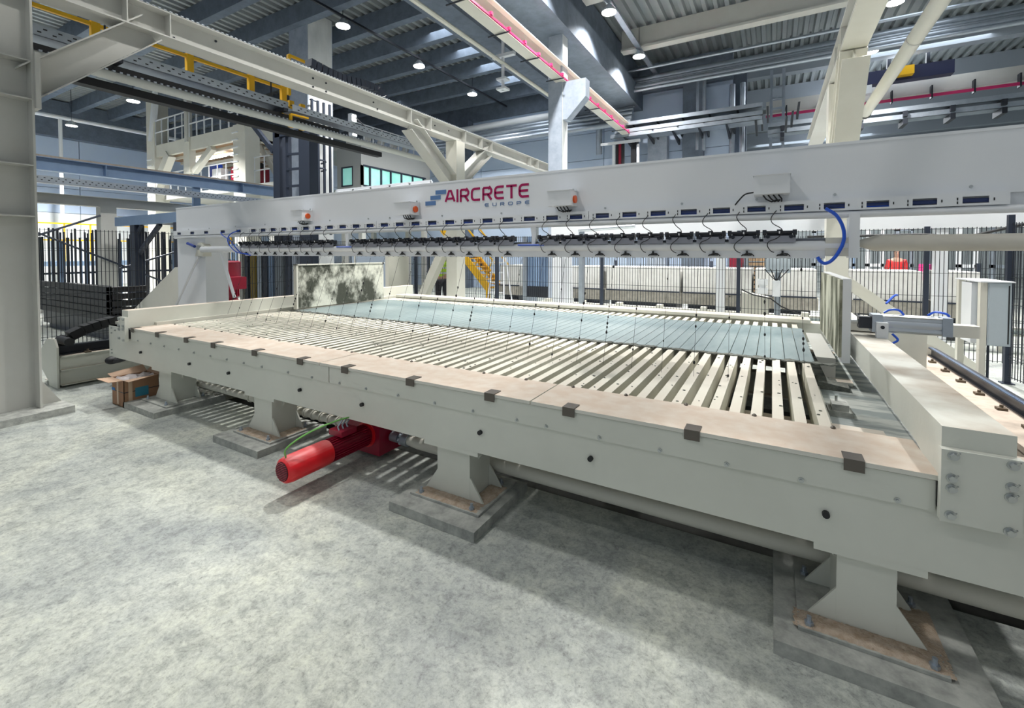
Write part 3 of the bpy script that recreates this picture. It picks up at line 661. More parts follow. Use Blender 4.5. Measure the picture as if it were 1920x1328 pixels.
def word(txt, x0, x1, z0, h, w, m, gap, name, sx=1.0):
    tot = sum(glyph(c)[1] for c in txt)+gap*(len(txt)-1); s = (x1-x0)/tot; x = x0
    for i, c in enumerate(txt):
        st, adv = glyph(c); b = B()
        for pl in st: ribbon(b, [(x+p[0]*s, z0+p[1]*h) for p in pl], w*h, GY-.0005)
        b.obj(name, m, G); x += (adv+gap)*s
la = at(835, 372, Y=GY); lb = at(993, 356, Y=GY)
lz0 = at(993, 370, Y=GY).z; lz1 = at(993, 343.5, Y=GY).z
word('AIRCRETE', la.x, lb.x, lz0, lz1-lz0, .17, crimson, .17, 'logo_letter')
ea = at(909, 380, Y=GY); ez0 = at(993, 382.5, Y=GY).z; ez1 = at(993, 376, Y=GY).z
word('EUROPE', ea.x, lb.x, ez0, ez1-ez0, .16, logob, .75, 'logo_letter')
for (u0, v0, u1, v1) in ((817, 361, 836.5, 360), (807.5, 371.3, 826.5, 370.3), (798, 382, 817, 381)):
    p0 = at(u0, v0, Y=GY); p1 = at(u1, v1, Y=GY); zc = (p0.z+p1.z)/2
    B().box(p0.x, p1.x, GY-.0045, GY-.0005, zc-.021, zc+.021).obj('logo_bar', logob, G)

# ================================================================== END PLATES, CYLINDER
t = thing('end_stop_plate', 'stained pale board standing at the left end of the table', 'board', (-6.0, 5.0, .82))
B().box(-6.05, -6.0, 4.17, 5.86, .84, 1.47).obj('board', stain, t, .004); b = B(); b.box(-6.06, -5.99, 4.15, 4.175, .83, 1.485); b.box(-6.06, -5.99, 4.15, 5.88, 1.47, 1.487); b.obj('rim', offw, t)
t = thing('end_stop_plate', 'mossy stained board seen edge-on at the right end of the table', 'board', (.48, 5.0, .82))
B().box(.455, .475, 4.30, 5.86, .84, 1.445).obj('board', stain2, t, .003)
B().box(.475, .53, 4.30, 5.86, .80, 1.452).obj('frame', white, t, .006)
B().prism([(.32, 4.45, .80), (.455, 4.45, .80), (.455, 4.45, .62), (.40, 4.45, .62)], (0, 1.3, 0)).obj('shoe', framep, t, .004)
t = thing('pneumatic_cylinder', 'silver pneumatic cylinder lying across the right box beam', 'cylinder', (.9, 4.5, 1.1))
cz = 1.105; cy = 4.5
B().tube([(.72, cy, cz), (1.14, cy, cz)], .054, 20).box(.72, 1.14, cy-.05, cy-.03, cz+.03, cz+.058).box(.72, 1.14, cy-.05, cy-.03, cz-.058, cz-.03).obj('barrel', alu, t, smooth=True)
for x0, x1 in ((.68, .745), (1.09, 1.145)): B().box(x0, x1, cy-.068, cy+.068, cz-.068, cz+.068).obj('end_cap', galv, t, .012)
b = B()
for dy, dz in ((-.05, .058), (.05, .058), (-.05, -.058), (.05, -.058)): b.tube([(.7, cy+dy, cz+dz), (1.13, cy+dy, cz+dz)], .008, 6)
b.obj('tie_rods', chrome, t)
B().box(.70, .77, cy-.12, cy-.065, 1.0, 1.12).obj('mount_block', white, t, .004); B().tube([(.735, cy-.125, 1.085), (.735, cy-.118, 1.085)], .013, 12).obj('mount_screw', blackm, t)
B().tube([(.46, cy, cz), (.70, cy, cz)], .018, 10).obj('piston_rod', chrome, t, smooth=True)
B().box(.60, .68, cy-.05, cy+.05, 1.06, 1.15).obj('rod_bracket', blackm, t, .006)
B().box(.55, 1.35, cy+.15, cy+.27, 1.01, 1.10).obj('support_rail', offw, t)
hose([(.76, cy, cz+.08), (.80, cy, cz+.105), (.86, cy+.03, cz+.10), (.90, cy+.06, cz+.05)], .008, 'short blue hose on the left end of the pneumatic cylinder')
hose([(1.04, cy+.08, cz+.07), (1.07, cy+.04, cz+.10), (1.12, cy, cz+.095), (1.14, cy, cz+.075)], .008, 'short blue hose on the right end of the pneumatic cylinder')
hose([(.86, cy+.5, cz+.11), (.93, cy+.6, cz+.17), (.97, cy+.7, cz+.17)], .009, 'short blue hose standing behind the pneumatic cylinder')
hose([(.80, cy-.08, cz-.07), (.83, cy-.1, cz-.11), (.79, cy-.12, cz-.14)], .008, 'short blue hose below the pneumatic cylinder')

# ================================================================== GANTRY RAILS
t = thing('gantry_rail', 'right gantry rail on a dusty steel channel beyond the box beam', 'rail', (1.65, 4.5, 0))
B().box(1.2, 2.6, 2.81, 6.29, -.02, -.002).obj('pit_cover', framep, t)
b = B(); b.box(1.42, 1.85, .8, 7.35, .36, .40); b.box(1.44, 1.46, .8, 7.35, .02, .36); b.box(1.42, 1.85, .8, 7.35, 0, .02); b.obj('rail_channel', stonem, t)
b = B(); ibeam(b, 'Y', .8, 7.3, 1.70, .40, .50, .07, .012, .012); b.obj('rail', blackm, t); B().box(1.672, 1.70, .8, 7.3, .5, .505).obj('rail_highlight', railglint, t)  # thin blue strip is a highlight painted along the black rail's top
B().tube([(1.60, 7.35, .40), (1.60, 7.32, .40)], .16, 18).obj('end_stop', offw, t)
cl = B().box(-.03, .03, -.03, .03, 0, .02).tube([(0, 0, .02), (0, 0, .04)], .012, 6).mesh('rail_clamp', mat('rusty_clamp', (0.12, 0.09, 0.06), .8))
for k in range(14): link('rail_clamp', cl, t, (1.60, 1.0+.45*k, .40))
t = thing('gantry_rail', 'left gantry rail on a cream box foundation beside the tall column', 'rail', (-7.7, 4, 0))
b = B(); b.box(-7.62, -7.57, 2.04, 7.2, .03, .37); b.box(-8.1, -7.52, 2.04, 7.2, .37, .385); b.box(-8.1, -7.53, 2.04, 7.2, .20, .215); b.box(-8.1, -7.52, 2.04, 7.2, .02, .03); b.obj('rail_box', cream, t)
B().prism([(-7.52, 2.0, 0), (-7.52, 2.0, .50), (-7.60, 2.0, .60), (-7.85, 2.0, .58), (-8.05, 2.0, .44), (-8.05, 2.0, .18), (-7.82, 2.0, .05), (-7.80, 2.0, 0)], (0, .02, 0)).obj('end_plate', cream, t)
b = B(); ibeam(b, 'Y', 2.04, 7.2, -7.66, .385, .50, .10); b.obj('rail', blackm, t)
for k in range(5): link('rail_clamp', cl, t, (-7.56, 2.3+.9*k, .385))
t = thing('gantry_wheel_box', 'cream wheel box with bolts on the left gantry rail', 'wheel box', (-7.5, 2.75, .5))
B().box(-7.75, -7.35, 2.65, 3.6, .52, .72).obj('box', cream, t, .008)
for a in range(5): link('bolt', bolt, t, (-7.345, 2.9+.05*math.cos(a*1.25), .60+.05*math.sin(a*1.25)))
B().tube([(-7.78, 2.10, .56), (-7.45, 2.10, .56)], .05, 12).obj('buffer', black, t, smooth=True)
# black drag chain
t = thing('drag_chain', 'black cable drag chain curving down beside the left rail', 'cable chain', (-7.9, 2.4, .5))
pts = [at(*q, X=-7.95) for q in ((100, 700), (103, 672), (112, 648), (130, 630), (155, 618), (185, 608), (215, 600))]
lk = 0
for a_, c_ in zip(pts, pts[1:]):
    n = max(1, int((c_-a_).length/.085))
    for i in range(n):
        p0 = a_.lerp(c_, i/n); p1 = a_.lerp(c_, (i+.86)/n)
        B().bar(p0, p1, .20, .11, (0, -.5, 1)).obj('chain_link', black, t)
t = thing('cable_coil', 'black cable with a plug hanging below the left end of the table', 'cable', (-7.2, 2.4, .3))
B().tube([(-6.75, 2.6, .42), (-6.9, 2.5, .36), (-7.05, 2.45, .31), (-7.15, 2.42, .29)], .025, 8).obj('cable', black, t, smooth=True); B().ball((-7.2, 2.42, .30), .07, (1.2, 1, .7)).obj('plug', black, t, smooth=True)

# ================================================================== CRANE FRAMES
def crane_frame(xc, w, label, side=1, ynear=1.6, bands=()):
    t = thing('braced_gantry', label, 'steel frame', (xc, 5, 0))
    x0, x1 = xc-w/2, xc+w/2
    b = B(); ibeam(b, 'Y', .2, 14.0, xc, 4.29, 4.60, w, .016, .014); b.obj('top_beam', framep, t)
    for y in bands: B().box(x0+.005, x1-.005, y-.006, y+.006, 4.306, 4.584).obj('stiffener', framep, t)
    return t
CL = crane_frame(-6.59, .30, 'grey-cream crane frame on the left with tall braced column', 1, 1.6, (2.38, 2.81, 7.1, 7.72, 9.0, 9.72, 10.2, 12.4, 12.9))
b = B(); b.box(-6.74, -6.44, 1.582, 1.60, .07, 4.29); b.box(-6.74, -6.44, .40, .418, .07, 4.29); b.box(-6.597, -6.583, .418, 1.582, .07, 4.29); b.obj('near_column', framep, CL)
for z in (3.57, 3.19, 2.53, 2.02): B().box(-6.737, -6.445, .418, 1.582, z-.006, z+.006).obj('stiffener', framep, CL)
B().box(-6.80, -6.40, 1.601, 1.64, 3.10, 3.66).obj('end_plate', framep, CL)
# near brace: I section from column to beam
def brace(t, p0, p1, w, h, name='brace'):
    p0, p1 = Vector(p0), Vector(p1); d_ = (p1-p0).normalized(); sx = Vector((1, 0, 0)); n_ = d_.cross(sx).normalized()
    b = B(); b.bar(p0, p1, .012, h-.02, n_); b.bar(p0+n_*(h/2), p1+n_*(h/2), w, .014, n_); b.bar(p0-n_*(h/2), p1-n_*(h/2), w, .014, n_)
    return b.obj(name, framep, t)
brace(CL, (-6.59, 1.60, 3.385), (-6.59, 2.62, 4.34), .28, .29)
brace(CL, (-6.59, 7.2, 4.32), (-6.59, 8.62, 3.3), .28, .30); brace(CL, (-6.59, 10.1, 4.32), (-6.59, 8.9, 3.4), .28, .26)
B().box(-6.74, -6.43, 8.60, 8.93, 0, 4.285).obj('far_column', offw, CL, .006)
B().prism([(-6.74, 8.66, 1.86), (-6.74, 8.66, 2.26), (-8.03, 8.66, .0), (-7.80, 8.66, .0)], (0, .2, 0)).obj('kicker', offw, CL)
B().prism([(-6.60, 1.601, .07), (-6.60, 1.78, .07), (-6.60, 1.76, .10), (-6.60, 1.61, .36), (-6.60, 1.601, .36)], (.012, 0, 0)).obj('base_gusset', framep, CL)
for (y, z) in ((2.9, 4.36), (3.4, 4.52), (4.9, 4.52), (5.15, 4.52), (4.9, 4.38), (5.15, 4.38), (6.2, 4.5), (6.3, 4.4), (8.0, 4.5), (8.5, 4.5)):
    B().tube([(-6.583, y, z), (-6.57, y, z)], .016, 8).obj('bolt', blackm, CL)
sawt = B()
for k in range(150): sawt.box(-6.45, -6.434, 2.5+.06*k, 2.53+.06*k, 4.601, 4.612)
sawt.obj('grip_strip', alu, CL, kind='stuff')
t = pad(-7.4, -6.26, .2, 1.795, 'long concrete pad under the tall left column', .07)
CR = crane_frame(.875, .29, 'cream crane frame on the right with leaning brace behind the girder', 1, 1.6, (7.3, 8.0))
B().box(.735, 1.015, .2, 7.30, 4.278, 4.289).obj('bottom_plate', offw, CR)
B().box(.73, 1.02, 8.62, 8.94, 0, 4.27).obj('far_column', offw, CR, .006)
bb0 = Vector((.875, 7.30, 4.27)); bb1 = Vector((.875, 8.75, 2.55))
b = B(); b.bar(bb0, bb1, .29, .05, (0, 1, 0)); n_ = (bb1-bb0).normalized().cross(Vector((1, 0, 0))).normalized(); b.bar(bb0+n_*.14, bb1+n_*.14, .02, .26, n_); b.bar(bb0+n_*.28, bb1+n_*.28, .29, .02, n_); b.bar(bb0-n_*.28, bb1-n_*.28, .29, .02, n_)
b.obj('brace', offw, CR)
B().prism([(1.02, 8.66, 1.30), (1.02, 8.66, 1.09), (2.36, 8.66, 0), (2.62, 8.66, 0)], (0, .2, 0)).obj('kicker', offw, CR)
# overhead pipes and trays parallel to the frames
t = thing('overhead_pipe', 'thick cream pipe slanting across the upper right beside the frame', 'pipe', (1.3, 5, 3.95))
B().tube([(1.3, .5, 3.95), (1.3, 9.55, 3.95)], .075, 16).obj('pipe', offw, t, smooth=True); B().tube([(1.3, 9.4, 3.95), (1.3, 9.46, 3.95)], .083, 16).obj('ring', black, t, smooth=True)
B().tube([(1.3, 6.4, 3.95), (1.3, 6.43, 3.95)], .079, 16).obj('ring', framep, t, smooth=True)
t = thing('overhead_pipe', 'long pale pipe below the cable tray on the left', 'pipe', (-7.2, 5, 3.9))
B().tube([(-7.2, .8, 3.87), (-7.2, 8.4, 3.87)], .055, 14).obj('pipe', mat('pale_pipe', (0.50, 0.52, 0.50), .5), t, smooth=True)
t = thing('energy_track', 'black energy chain track running beside the pale overhead pipe', 'cable track', (-7.5, 4, 4))
B().box(-7.62, -7.42, .5, 6.1, 3.98, 4.08).obj('track', black, t); b = B()
for k in range(90): b.box(-7.40, -7.36, .9+.075*k, .93+.075*k, 3.97, 4.0)
b.obj('chain_teeth', galv, t, kind='stuff')
B().box(-7.75, -7.6, .5, 7.4, 3.80, 3.90).obj('lower_track', black, t)
def tray(x, y0, y1, z, w, h, label, m=galv):
    t = thing('cable_tray', label, 'cable tray', (x, (y0+y1)/2, z))
    b = B(); b.box(x-w/2, x+w/2, y0, y1, z, z+.006); b.box(x+w/2-.004, x+w/2, y0, y1, z, z+h); b.box(x-w/2, x-w/2+.004, y0, y1, z, z+h); b.obj('tray', m, t)
    b = B(); k = y0+.1
    while k < y1: b.box(x+w/2, x+w/2+.002, k, k+.035, z+h*.3, z+h*.42); b.box(x+w/2, x+w/2+.002, k+.05, k+.085, z+h*.62, z+h*.74); k += .13
    b.obj('punched_slots', black, t, kind='stuff'); return t
t = tray(-7.55, .6, 5.0, 4.16, .34, .13, 'perforated galvanised tray under the yellow handrail, near length')
t = tray(-7.40, 5.0, 9.2, 4.12, .26, .12, 'perforated galvanised tray under the yellow handrail, far length')
for y in (2.6, 4.9):
    t = thing('tray_bracket', 'black bracket under the galvanised tray, %s' % ('by the near brace' if y < 3 else 'where the two lengths meet'), 'bracket', (-7.5, y, 4.1))
    B().box(-7.8, -7.3, y-.04, y+.04, 4.10, 4.15).obj('arm', blackm, t); B().tube([(-7.72, y, 4.15), (-7.72, y, 4.75)], .012, 6).obj('rod', blackm, t)
t = thing('handrail', 'yellow handrail along the overhead walkway on the left', 'handrail', (-8.5, 4, 4.9))
B().bar((-8.5, .8, 4.93), (-8.5, 5.75, 4.93), .05, .05).obj('top_rail', yellow, t)
for y in (2.75, 3.97, 5.0, 5.65): B().box(-8.54, -8.46, y-.05, y+.05, 4.25, 4.98).obj('post', yellow, t)
t = thing('handrail', 'small yellow rail end beside the big concrete column', 'handrail', (-7.6, 5.3, 5))
p = at(541, 103, X=-7.6); q = at(580, 120, X=-7.6); b = B(); b.bar((p.x, p.y, p.z), (q.x, q.y, q.z), .04, .04); b.bar(p, (p.x, p.y, 4.5), .05, .05); b.bar(q, q+Vector((0, -.1, -.12)), .04, .04); b.obj('rail', yellow, t)
t = thing('handrail', 'low yellow bracket below the galvanised tray', 'handrail', (-7.3, 5.4, 4))
p = at(545, 214, X=-7.25); q = at(578, 222, X=-7.25); b = B(); b.bar(p, q, .03, .03); b.bar(p, p-Vector((0, 0, .10)), .04, .04); b.obj('rail', yellow, t)
t = thing('handrail', 'pair of yellow posts in front of the ladder cage', 'handrail', (-8, 6.2, 4.2))
for u in (545, 566): p = at(u, 165, X=-8.0); B().box(p.x-.03, p.x+.03, p.y-.05, p.y+.05, 4.05, 4.55).obj('post', yellow, t)
# drag chain on top of the left beam
t = thing('drag_chain', 'dark drag chain loop lying on top of the left crane beam', 'cable chain', (-6.8, 6, 4.7))
pts = [at(*q, X=-6.85) for q in ((578, 118), (610, 135), (645, 150), (680, 158), (705, 168), (716, 182), (722, 196))]
for a_, c_ in zip(pts, pts[1:]):
    n = max(1, int((c_-a_).length/.10))
    for i in range(n): B().bar(a_.lerp(c_, i/n), a_.lerp(c_, (i+.82)/n), .18, .13, (0, 0, 1)).obj('chain_link', grout, t)

# ================================================================== FENCES
def fence_panel(w, h, step=.05):
    b = B(); n = int(w/step)
    for k in range(n+1):
        x = k*w/n
        b.box(x-.004, x+.004, -.003, .003, 0, h)
    for z in (.02, .25, .29, .60, .95, 1.30, 1.65, 1.69, h-.02): b.box(0, w, -.004, .004, z*h/2.0-.003 if z != h-.02 else z-.003, z*h/2.0+.003 if z != h-.02 else z+.003)
    return b.mesh('mesh_panel', fencem)
FP = fence_panel(2.44, 1.95)
def fence(pts, label, hpost=2.05):
    t = thing('mesh_fence', label, 'fence', (pts[0][0], pts[0][1], 0))
    pmesh = B().box(-.03, .03, -.03, .03, 0, hpost).box(-.06, .06, -.06, .06, 0, .012).mesh('post', grout)
    for p in pts: link('post', pmesh, t, (p[0], p[1], 0))
    for a, c in zip(pts, pts[1:]):
        a = Vector((a[0], a[1], 0)); c = Vector((c[0], c[1], 0)); L_ = (c-a).length
        o = link('mesh_panel', FP, t, (a.x, a.y, .08), None, 'stuff'); o.rotation_euler = (0, 0, math.atan2(c.y-a.y, c.x-a.x)); o.scale = (L_/2.44, 1, 1)
    return t
fence([(-8.1, 9.05), (-5.6, 9.05), (-3.05, 9.05), (-.52, 9.05), (2.02, 9.05), (4.4, 9.05)], 'dark mesh fence behind the cutting table')
fence([(-9.6, -.2), (-9.6, 2.2), (-9.6, 4.65), (-9.6, 7.1)], 'dark mesh fence on the left beyond the tall column')
fence([(2.59, 8.05), (2.95, 5.6), (3.1, 3.2)], 'dark mesh fence at the right beside the grey cabinet', 2.13)
fence([(-15.5, 9.8), (-13.1, 9.8), (-10.7, 9.8), (-8.3, 9.8)], 'second mesh fence behind the steel canopy on the left')
fence([(-3.72, 12.2+.0), (-1.3, 12.2), (1.1, 12.2), (3.5, 12.2), (6.0, 12.2)], 'inner mesh fence beyond the row of white moulds', 1.45)
t = thing('sagging_cable', 'black cable sagging between the tall fence posts on the right', 'cable', (2.6, 8.4, 1.9)); B().tube([(.5, 9.0, 1.92), (2.0, 9.0, 1.93), (2.3, 8.6, 1.86), (2.55, 8.3, 1.95), (2.75, 8.05, 2.02), (3.1, 7.0, 2.06)], .02, 6).obj('cable', black, t, smooth=True)

# ================================================================== ELECTRICAL CABINET on posts (right)
t = thing('electrical_cabinet', 'grey electrical cabinet on a cream post frame at the right', 'cabinet', (2.05, 6.4, 0))
CYF = 7.0
p = at(1853, 530, Y=CYF); q = at(1898, 529, Y=CYF); z0 = at(1853, 648, Y=CYF).z; z1 = p.z; xa_, xb_ = p.x, q.x
yb_ = at(1805, 525, X=xa_).y
B().box(xa_, xb_, CYF, CYF+.28, z0, z1).obj('cabinet_body', cabinet, t, .005)
B().box(xa_+.008, xb_-.008, CYF-.014, CYF-.001, z0+.008, z1-.008).obj('door', cabinet, t, .003)
B().box(xb_-.03, xb_-.02, CYF-.02, CYF-.014, z0+.03, z1-.03).obj('door_seam', black, t)
B().box(xa_-.07, xb_+.02, CYF-.03, yb_, z1+.001, z1+.014).obj('rain_plate', white, t)
B().box(xa_-.05, xa_+.06, CYF+.30, yb_-.16, z0-.03, z1-.02).obj('rear_box', white, t, .004)
B().box(xa_-.06, xa_-.004, CYF, CYF+.08, 0, z1).obj('post', offw, t); B().box(xa_-.06, xa_, yb_-.10, yb_-.02, 0, z1).obj('post', offw, t)
B().tube([(xa_+.03, CYF+.06, z0), (xa_+.03, CYF+.06, .15)], .012, 6).obj('conduit', grout, t)

# ================================================================== OBJECTS AROUND
# cardboard box
t = thing('cardboard_box', 'open brown cardboard box on the floor by the left pedestal', 'box', (-6.1, 2.25, 0))
bx0, bx1, by0, by1, bz = -6.255, -5.97, 2.1, 2.42, .29
b = B(); th = .006
b.box(bx0, bx1, by0, by0+th, 0, bz); b.box(bx0, bx1, by1-th, by1, 0, bz); b.box(bx0, bx0+th, by0, by1, 0, bz); b.box(bx1-th, bx1, by0, by1, 0, bz); b.box(bx0, bx1, by0, by1, 0, th); b.obj('carton', card, t)
for poly, v in (([(bx0, by0, bz), (bx1, by0, bz), (bx1+.01, by0-.13, bz+.01), (bx0-.01, by0-.13, bz+.01)], (0, 0, .004)), ([(bx1, by0, bz), (bx1, by1, bz), (bx1+.12, by1, bz+.03), (bx1+.12, by0, bz+.0)], (0, 0, .004)),
                ([(bx0, by0, bz), (bx0, by1, bz), (bx0-.10, by1, bz+.06), (bx0-.12, by0, bz+.02)], (0, 0, .004)), ([(bx0, by1, bz), (bx1, by1, bz), (bx1, by1+.07, bz+.08), (bx0, by1+.07, bz+.08)], (0, 0, .004))):
    B().prism(poly, v).obj('flap', cardi, t)
b = B(); nn = 9; rr = random.Random(3); vv = [[b.bm.verts.new((bx0+.01+(bx1-bx0-.02)*i/nn, by0+.01+(by1-by0-.02)*j/nn, .25+rr.uniform(0, .045))) for i in range(nn+1)] for j in range(nn+1)]
for j in range(nn):
    for i in range(nn): b.bm.faces.new((vv[j][i], vv[j][i+1], vv[j+1][i+1], vv[j+1][i]))
tag(b.obj('plastic_sheet', film), 'crumpled plastic sheet inside the cardboard box', 'plastic')
B().box(bx0-.002, bx1+.002, by0-.002, by1+.002, .155, .162).obj('strap', blackm, t)
B().box(bx0-.003, bx0+.07, by0-.003, by0, .155, .185).obj('print', mat('blue_print', (0.02, 0.2, 0.55), .6), t); B().box(bx1, bx1+.003, by0+.10, by0+.22, .09, .19).obj('print', tealp, t)
B().box(bx0+.12, bx0+.16, by0-.0025, by0, .02, .289).obj('tape', tapec, t); B().box(bx1, bx1+.0025, by0+.04, by0+.075, .02, .289).obj('tape', tapec, t)
# stack of black mesh panels behind the left fence
t = thing('panel_stack', 'stack of black fence panels lying beyond the left fence', 'stack', (-12, 3.8, 0))
for k in range(5):
    z = .40+k*.13
    b = B(); b.box(-14.5, -10.55, 3.55, 4.1, z, z+.035); b.box(-14.5, -10.5, 3.5, 3.55, z, z+.115); b.box(-10.6, -10.5, 3.5, 4.1, z, z+.10); b.obj('panel', black, t)
B().box(-14.3, -10.8, 3.6, 4.05, .1, .40).obj('pallet', blackm, t)
B().box(-14.0, -10.8, 3.62, 4.0, 0, .1).obj('pallet_foot', grout, t)
# steel canopy at left behind gantry leg
t = thing('steel_canopy', 'dark blue-grey steel canopy behind the gantry left leg', 'canopy', (-14, 6.0, 0))
cxa, cxb = at(215, 412, Y=5.4).x, at(336, 402, Y=5.4).x+1.0; cz_ = at(215, 408, Y=5.4).z
B().box(cxa, cxb, 5.4, 5.55, cz_-.24, cz_).obj('front_beam', bluest, t); B().box(cxa, cxb, 5.55, 7.6, cz_-.14, cz_-.06).obj('roof', grout, t)
for u in (248, 330):
    x_ = at(u, 450, Y=5.4).x; B().box(x_-.13, x_+.13, 5.4, 5.62, 0, cz_-.24).obj('post', grout, t)
x_ = at(248, 450, Y=5.4).x; B().bar((x_+.1, 5.5, cz_-1.0), (x_+1.3, 5.5, cz_-.25), .08, .10).obj('strut', grout, t); B().bar((x_+.05, 5.48, cz_-.5), (x_+.35, 5.48, cz_-.24), .06, .06).obj('strut', grout, t)
# dark storage rack rods behind left fence
t = thing('rod_rack', 'rack of upright dark steel rods behind the left fence', 'rack', (-18.2, 7, 0))
rr = random.Random(8); rm = [B().box(-w, w, -.02, .02, 0, h_).mesh('rod', m_) for w, h_, m_ in ((.02, 2.15, grout), (.026, 1.9, bluest), (.014, 2.25, blackm), (.02, 2.0, blackm))]
for k in range(150): link('rod', rm[rr.randrange(4)], t, (-18.2+rr.uniform(-.6, .6), 3.5+.047*k, .12))
B().box(-19.0, -17.4, 3.4, 10.7, 0, .12).obj('base', framep, t)
B().box(-19.0, -18.9, 3.4, 10.7, 1.0, 1.06).obj('back_bar', grout, t)
# bluish runway beams in the left mid-ground, along Y
t = thing('conveyor_beam', 'blue-grey steel beam crossing the left background, upper of the two', 'beam', (-16, 8, 3.9))
b = B(); ibeam(b, 'Y', 1.0, 12.5, -16, 3.74, 4.07, .25); b.obj('beam', bluest, t); B().box(-16.1, -15.95, 1, 12.5, 4.07, 4.13).obj('rail', stonem, t); B().box(-16.05, -15.95, 7.5, 7.7, 0, 3.74).obj('post', bluest, t)
for y in (3, 5.3, 9.0): B().box(-16.16, -15.84, y-.01, y+.01, 3.76, 4.05).obj('stiffener', bluest, t)
t = tray(-15.8, 1, 12.5, 3.40, .3, .17, 'perforated tray hanging below the upper blue-grey beam')
t = thing('support_frame', 'pale grey frame with crossed rods in the left background', 'steel frame', (-16.5, 6, 0))
b = B(); ibeam(b, 'Y', 1.0, 12.5, -16.5, 2.95, 3.22, .3); b.obj('beam', framep, t)
for y in (5.5, 10.6): B().box(-16.65, -16.35, y-.18, y+.18, 0, 2.95).obj('post', framep, t)
for a_, c_ in (((5.3, 2.7), (1.5, .9)), ((3.2, 2.6), (7.5, .4)), ((5.7, 1.2), (10.4, 2.8))): B().tube([(-16.3, a_[0], a_[1]), (-16.3, c_[0], c_[1])], .028, 6).obj('tie_rod', grout, t)
# yellow railing by the left wall
t = thing('handrail', 'yellow guard rail low in front of the left wall', 'handrail', (-26, 8, 0))
for z in (2.9, 2.2): B().bar((-26, 4.5, z), (-26, 16, z), .06, .06).obj('rail', yellow, t)
for k in range(14): B().box(-26.03, -25.97, 4.7+.85*k-.025, 4.7+.85*k+.025, 1.3, 2.9).obj('post', yellow, t)
B().box(-27.5, -26.1, 4.3, 16, 1.1, 1.3).obj('walkway', bluest, t)
for y in (5, 10, 15): B().box(-27, -26.8, y-.1, y+.1, 0, 1.1).obj('leg', bluest, t)
# pipe on the left wall
t = thing('wall_pipe', 'white pipe with a drop leg high on the left wall', 'pipe', (-28, 8, 7.0))
p = at(60, 210, X=-28); q = at(275, 252, X=-28); B().tube([(-28, p.y-1, p.z), (-28, q.y+3, p.z)], .09, 8).obj('pipe', white, t, smooth=True); q = at(113, 240, X=-28); B().tube([(-28, q.y, p.z), (-28, q.y, .1)], .07, 8).obj('drop_leg', white, t, smooth=True)

# platform tower
PT = thing('platform_tower', 'white steel platform tower with railings in the left background', 'platform', (-21, 10, 0))
def U_(u, v, Y=10.0): return at(u, v, Y=Y)
tl, tr_ = U_(283, 276), U_(455, 232)
zt = (tl.z+tr_.z)/2; xa, xb = tl.x, tr_.x
B().box(xa, xb, 10, 10.14, zt-.55, zt).obj('edge_beam', offw, PT); B().box(xa, xb, 10.14, 14.5, zt-.5, zt-.4).obj('deck', woodm, PT); B().box(xb-.2, xb, 10, 14.5, zt-.55, zt).obj('edge_beam', offw, PT)
for k in range(6): B().box(xa, xb, 10.5+.7*k, 10.58+.7*k, zt-.62, zt-.5).obj('joist', offw, PT)
for u, w_ in ((286, .75), (452, .8)):
    c_ = U_(u, 300); B().box(c_.x-w_/2, c_.x+w_/2, 9.93, 10.5, 0, zt+.01 if u > 400 else zt+3.2).obj('tower_post', offw, PT, .02)
B().box(U_(352, 300).x-.25, U_(352, 300).x+.25, 9.95, 10.2, zt-1.5, zt-.01).obj('hanger_post', offw, PT)
B().bar((U_(360, 300).x, 10.1, zt-1.45), (U_(395, 300).x, 10.1, zt-.6), .2, .25).obj('strut', offw, PT)
B().bar((xa+.4, 10.1, zt-1.8), (xa+1.6, 10.1, zt-.5), .3, .4).obj('strut', offw, PT)
B().bar((xa+.2, 9.95, zt+.2), (xa+.9, 9.95, zt+3.2), .2, .2).obj('strut', white, PT)
for z in (zt+.55, zt+1.1): B().bar((xa+.5, 9.98, z), (xb, 9.98, z), .04, .04).obj('railing', white, PT)
for k in range(12): B().box(xa+.5+.6*k-.02, xa+.5+.6*k+.02, 9.96, 10, zt, zt+1.1).obj('railing_post', white, PT)
B().box(U_(352, 200).x-.12, U_(352, 200).x+.12, 9.9, 10.1, zt-.2, zt+2).obj('upright', framep, PT)
for k in range(8): B().box(xa-.2, xa+.25, 9.9, 9.99, zt-2.6+.28*k, zt-2.56+.28*k).obj('stiffener', white, PT)
for k in range(8): B().box(xb-.6, xb-.2, 9.9, 9.99, zt-.3-.28*k, zt-.26-.28*k).obj('stiffener', white, PT)
# lower level
zl = U_(450, 345).z
B().box(xa, xb+1.5, 10.3, 14, zl-.2, zl).obj('lower_deck', framep, PT)
for z in (zl+.5, zl+1.0): B().bar((xa+.5, 10.28, z), (xb+1.2, 10.28, z), .04, .04).obj('railing', white, PT)
for k in range(13): B().box(xa+.5+.65*k-.02, xa+.5+.65*k+.02, 10.27, 10.3, zl, zl+1.0).obj('railing_post', white, PT)
for (u0, v0, u1, v1), i in (((352, 304, 380, 298), 0), ((390, 297, 422, 291), 1), ((434, 290, 446, 287), 2)):
    p0 = at(u0, v0, Y=11.0); p1 = at(u1, v1, Y=11.0); t = tag(B().bar(p0, (p1.x, p1.y, p0.z), .14, .10).obj('tube_lamp', tubew), 'glowing tube lamp below the tower deck, %s' % ('left one', 'middle one', 'short right one')[i], 'lamp', 'tube lamps under the tower deck')
t = thing('control_box', 'white control box on the lower tower level', 'cabinet', (-19, 10.4, 4)); p0 = at(398, 333, Y=10.6); p1 = at(414, 315, Y=10.6); B().box(p0.x, p1.x, 10.6, 10.9, zl, p1.z).obj('body', white, t)
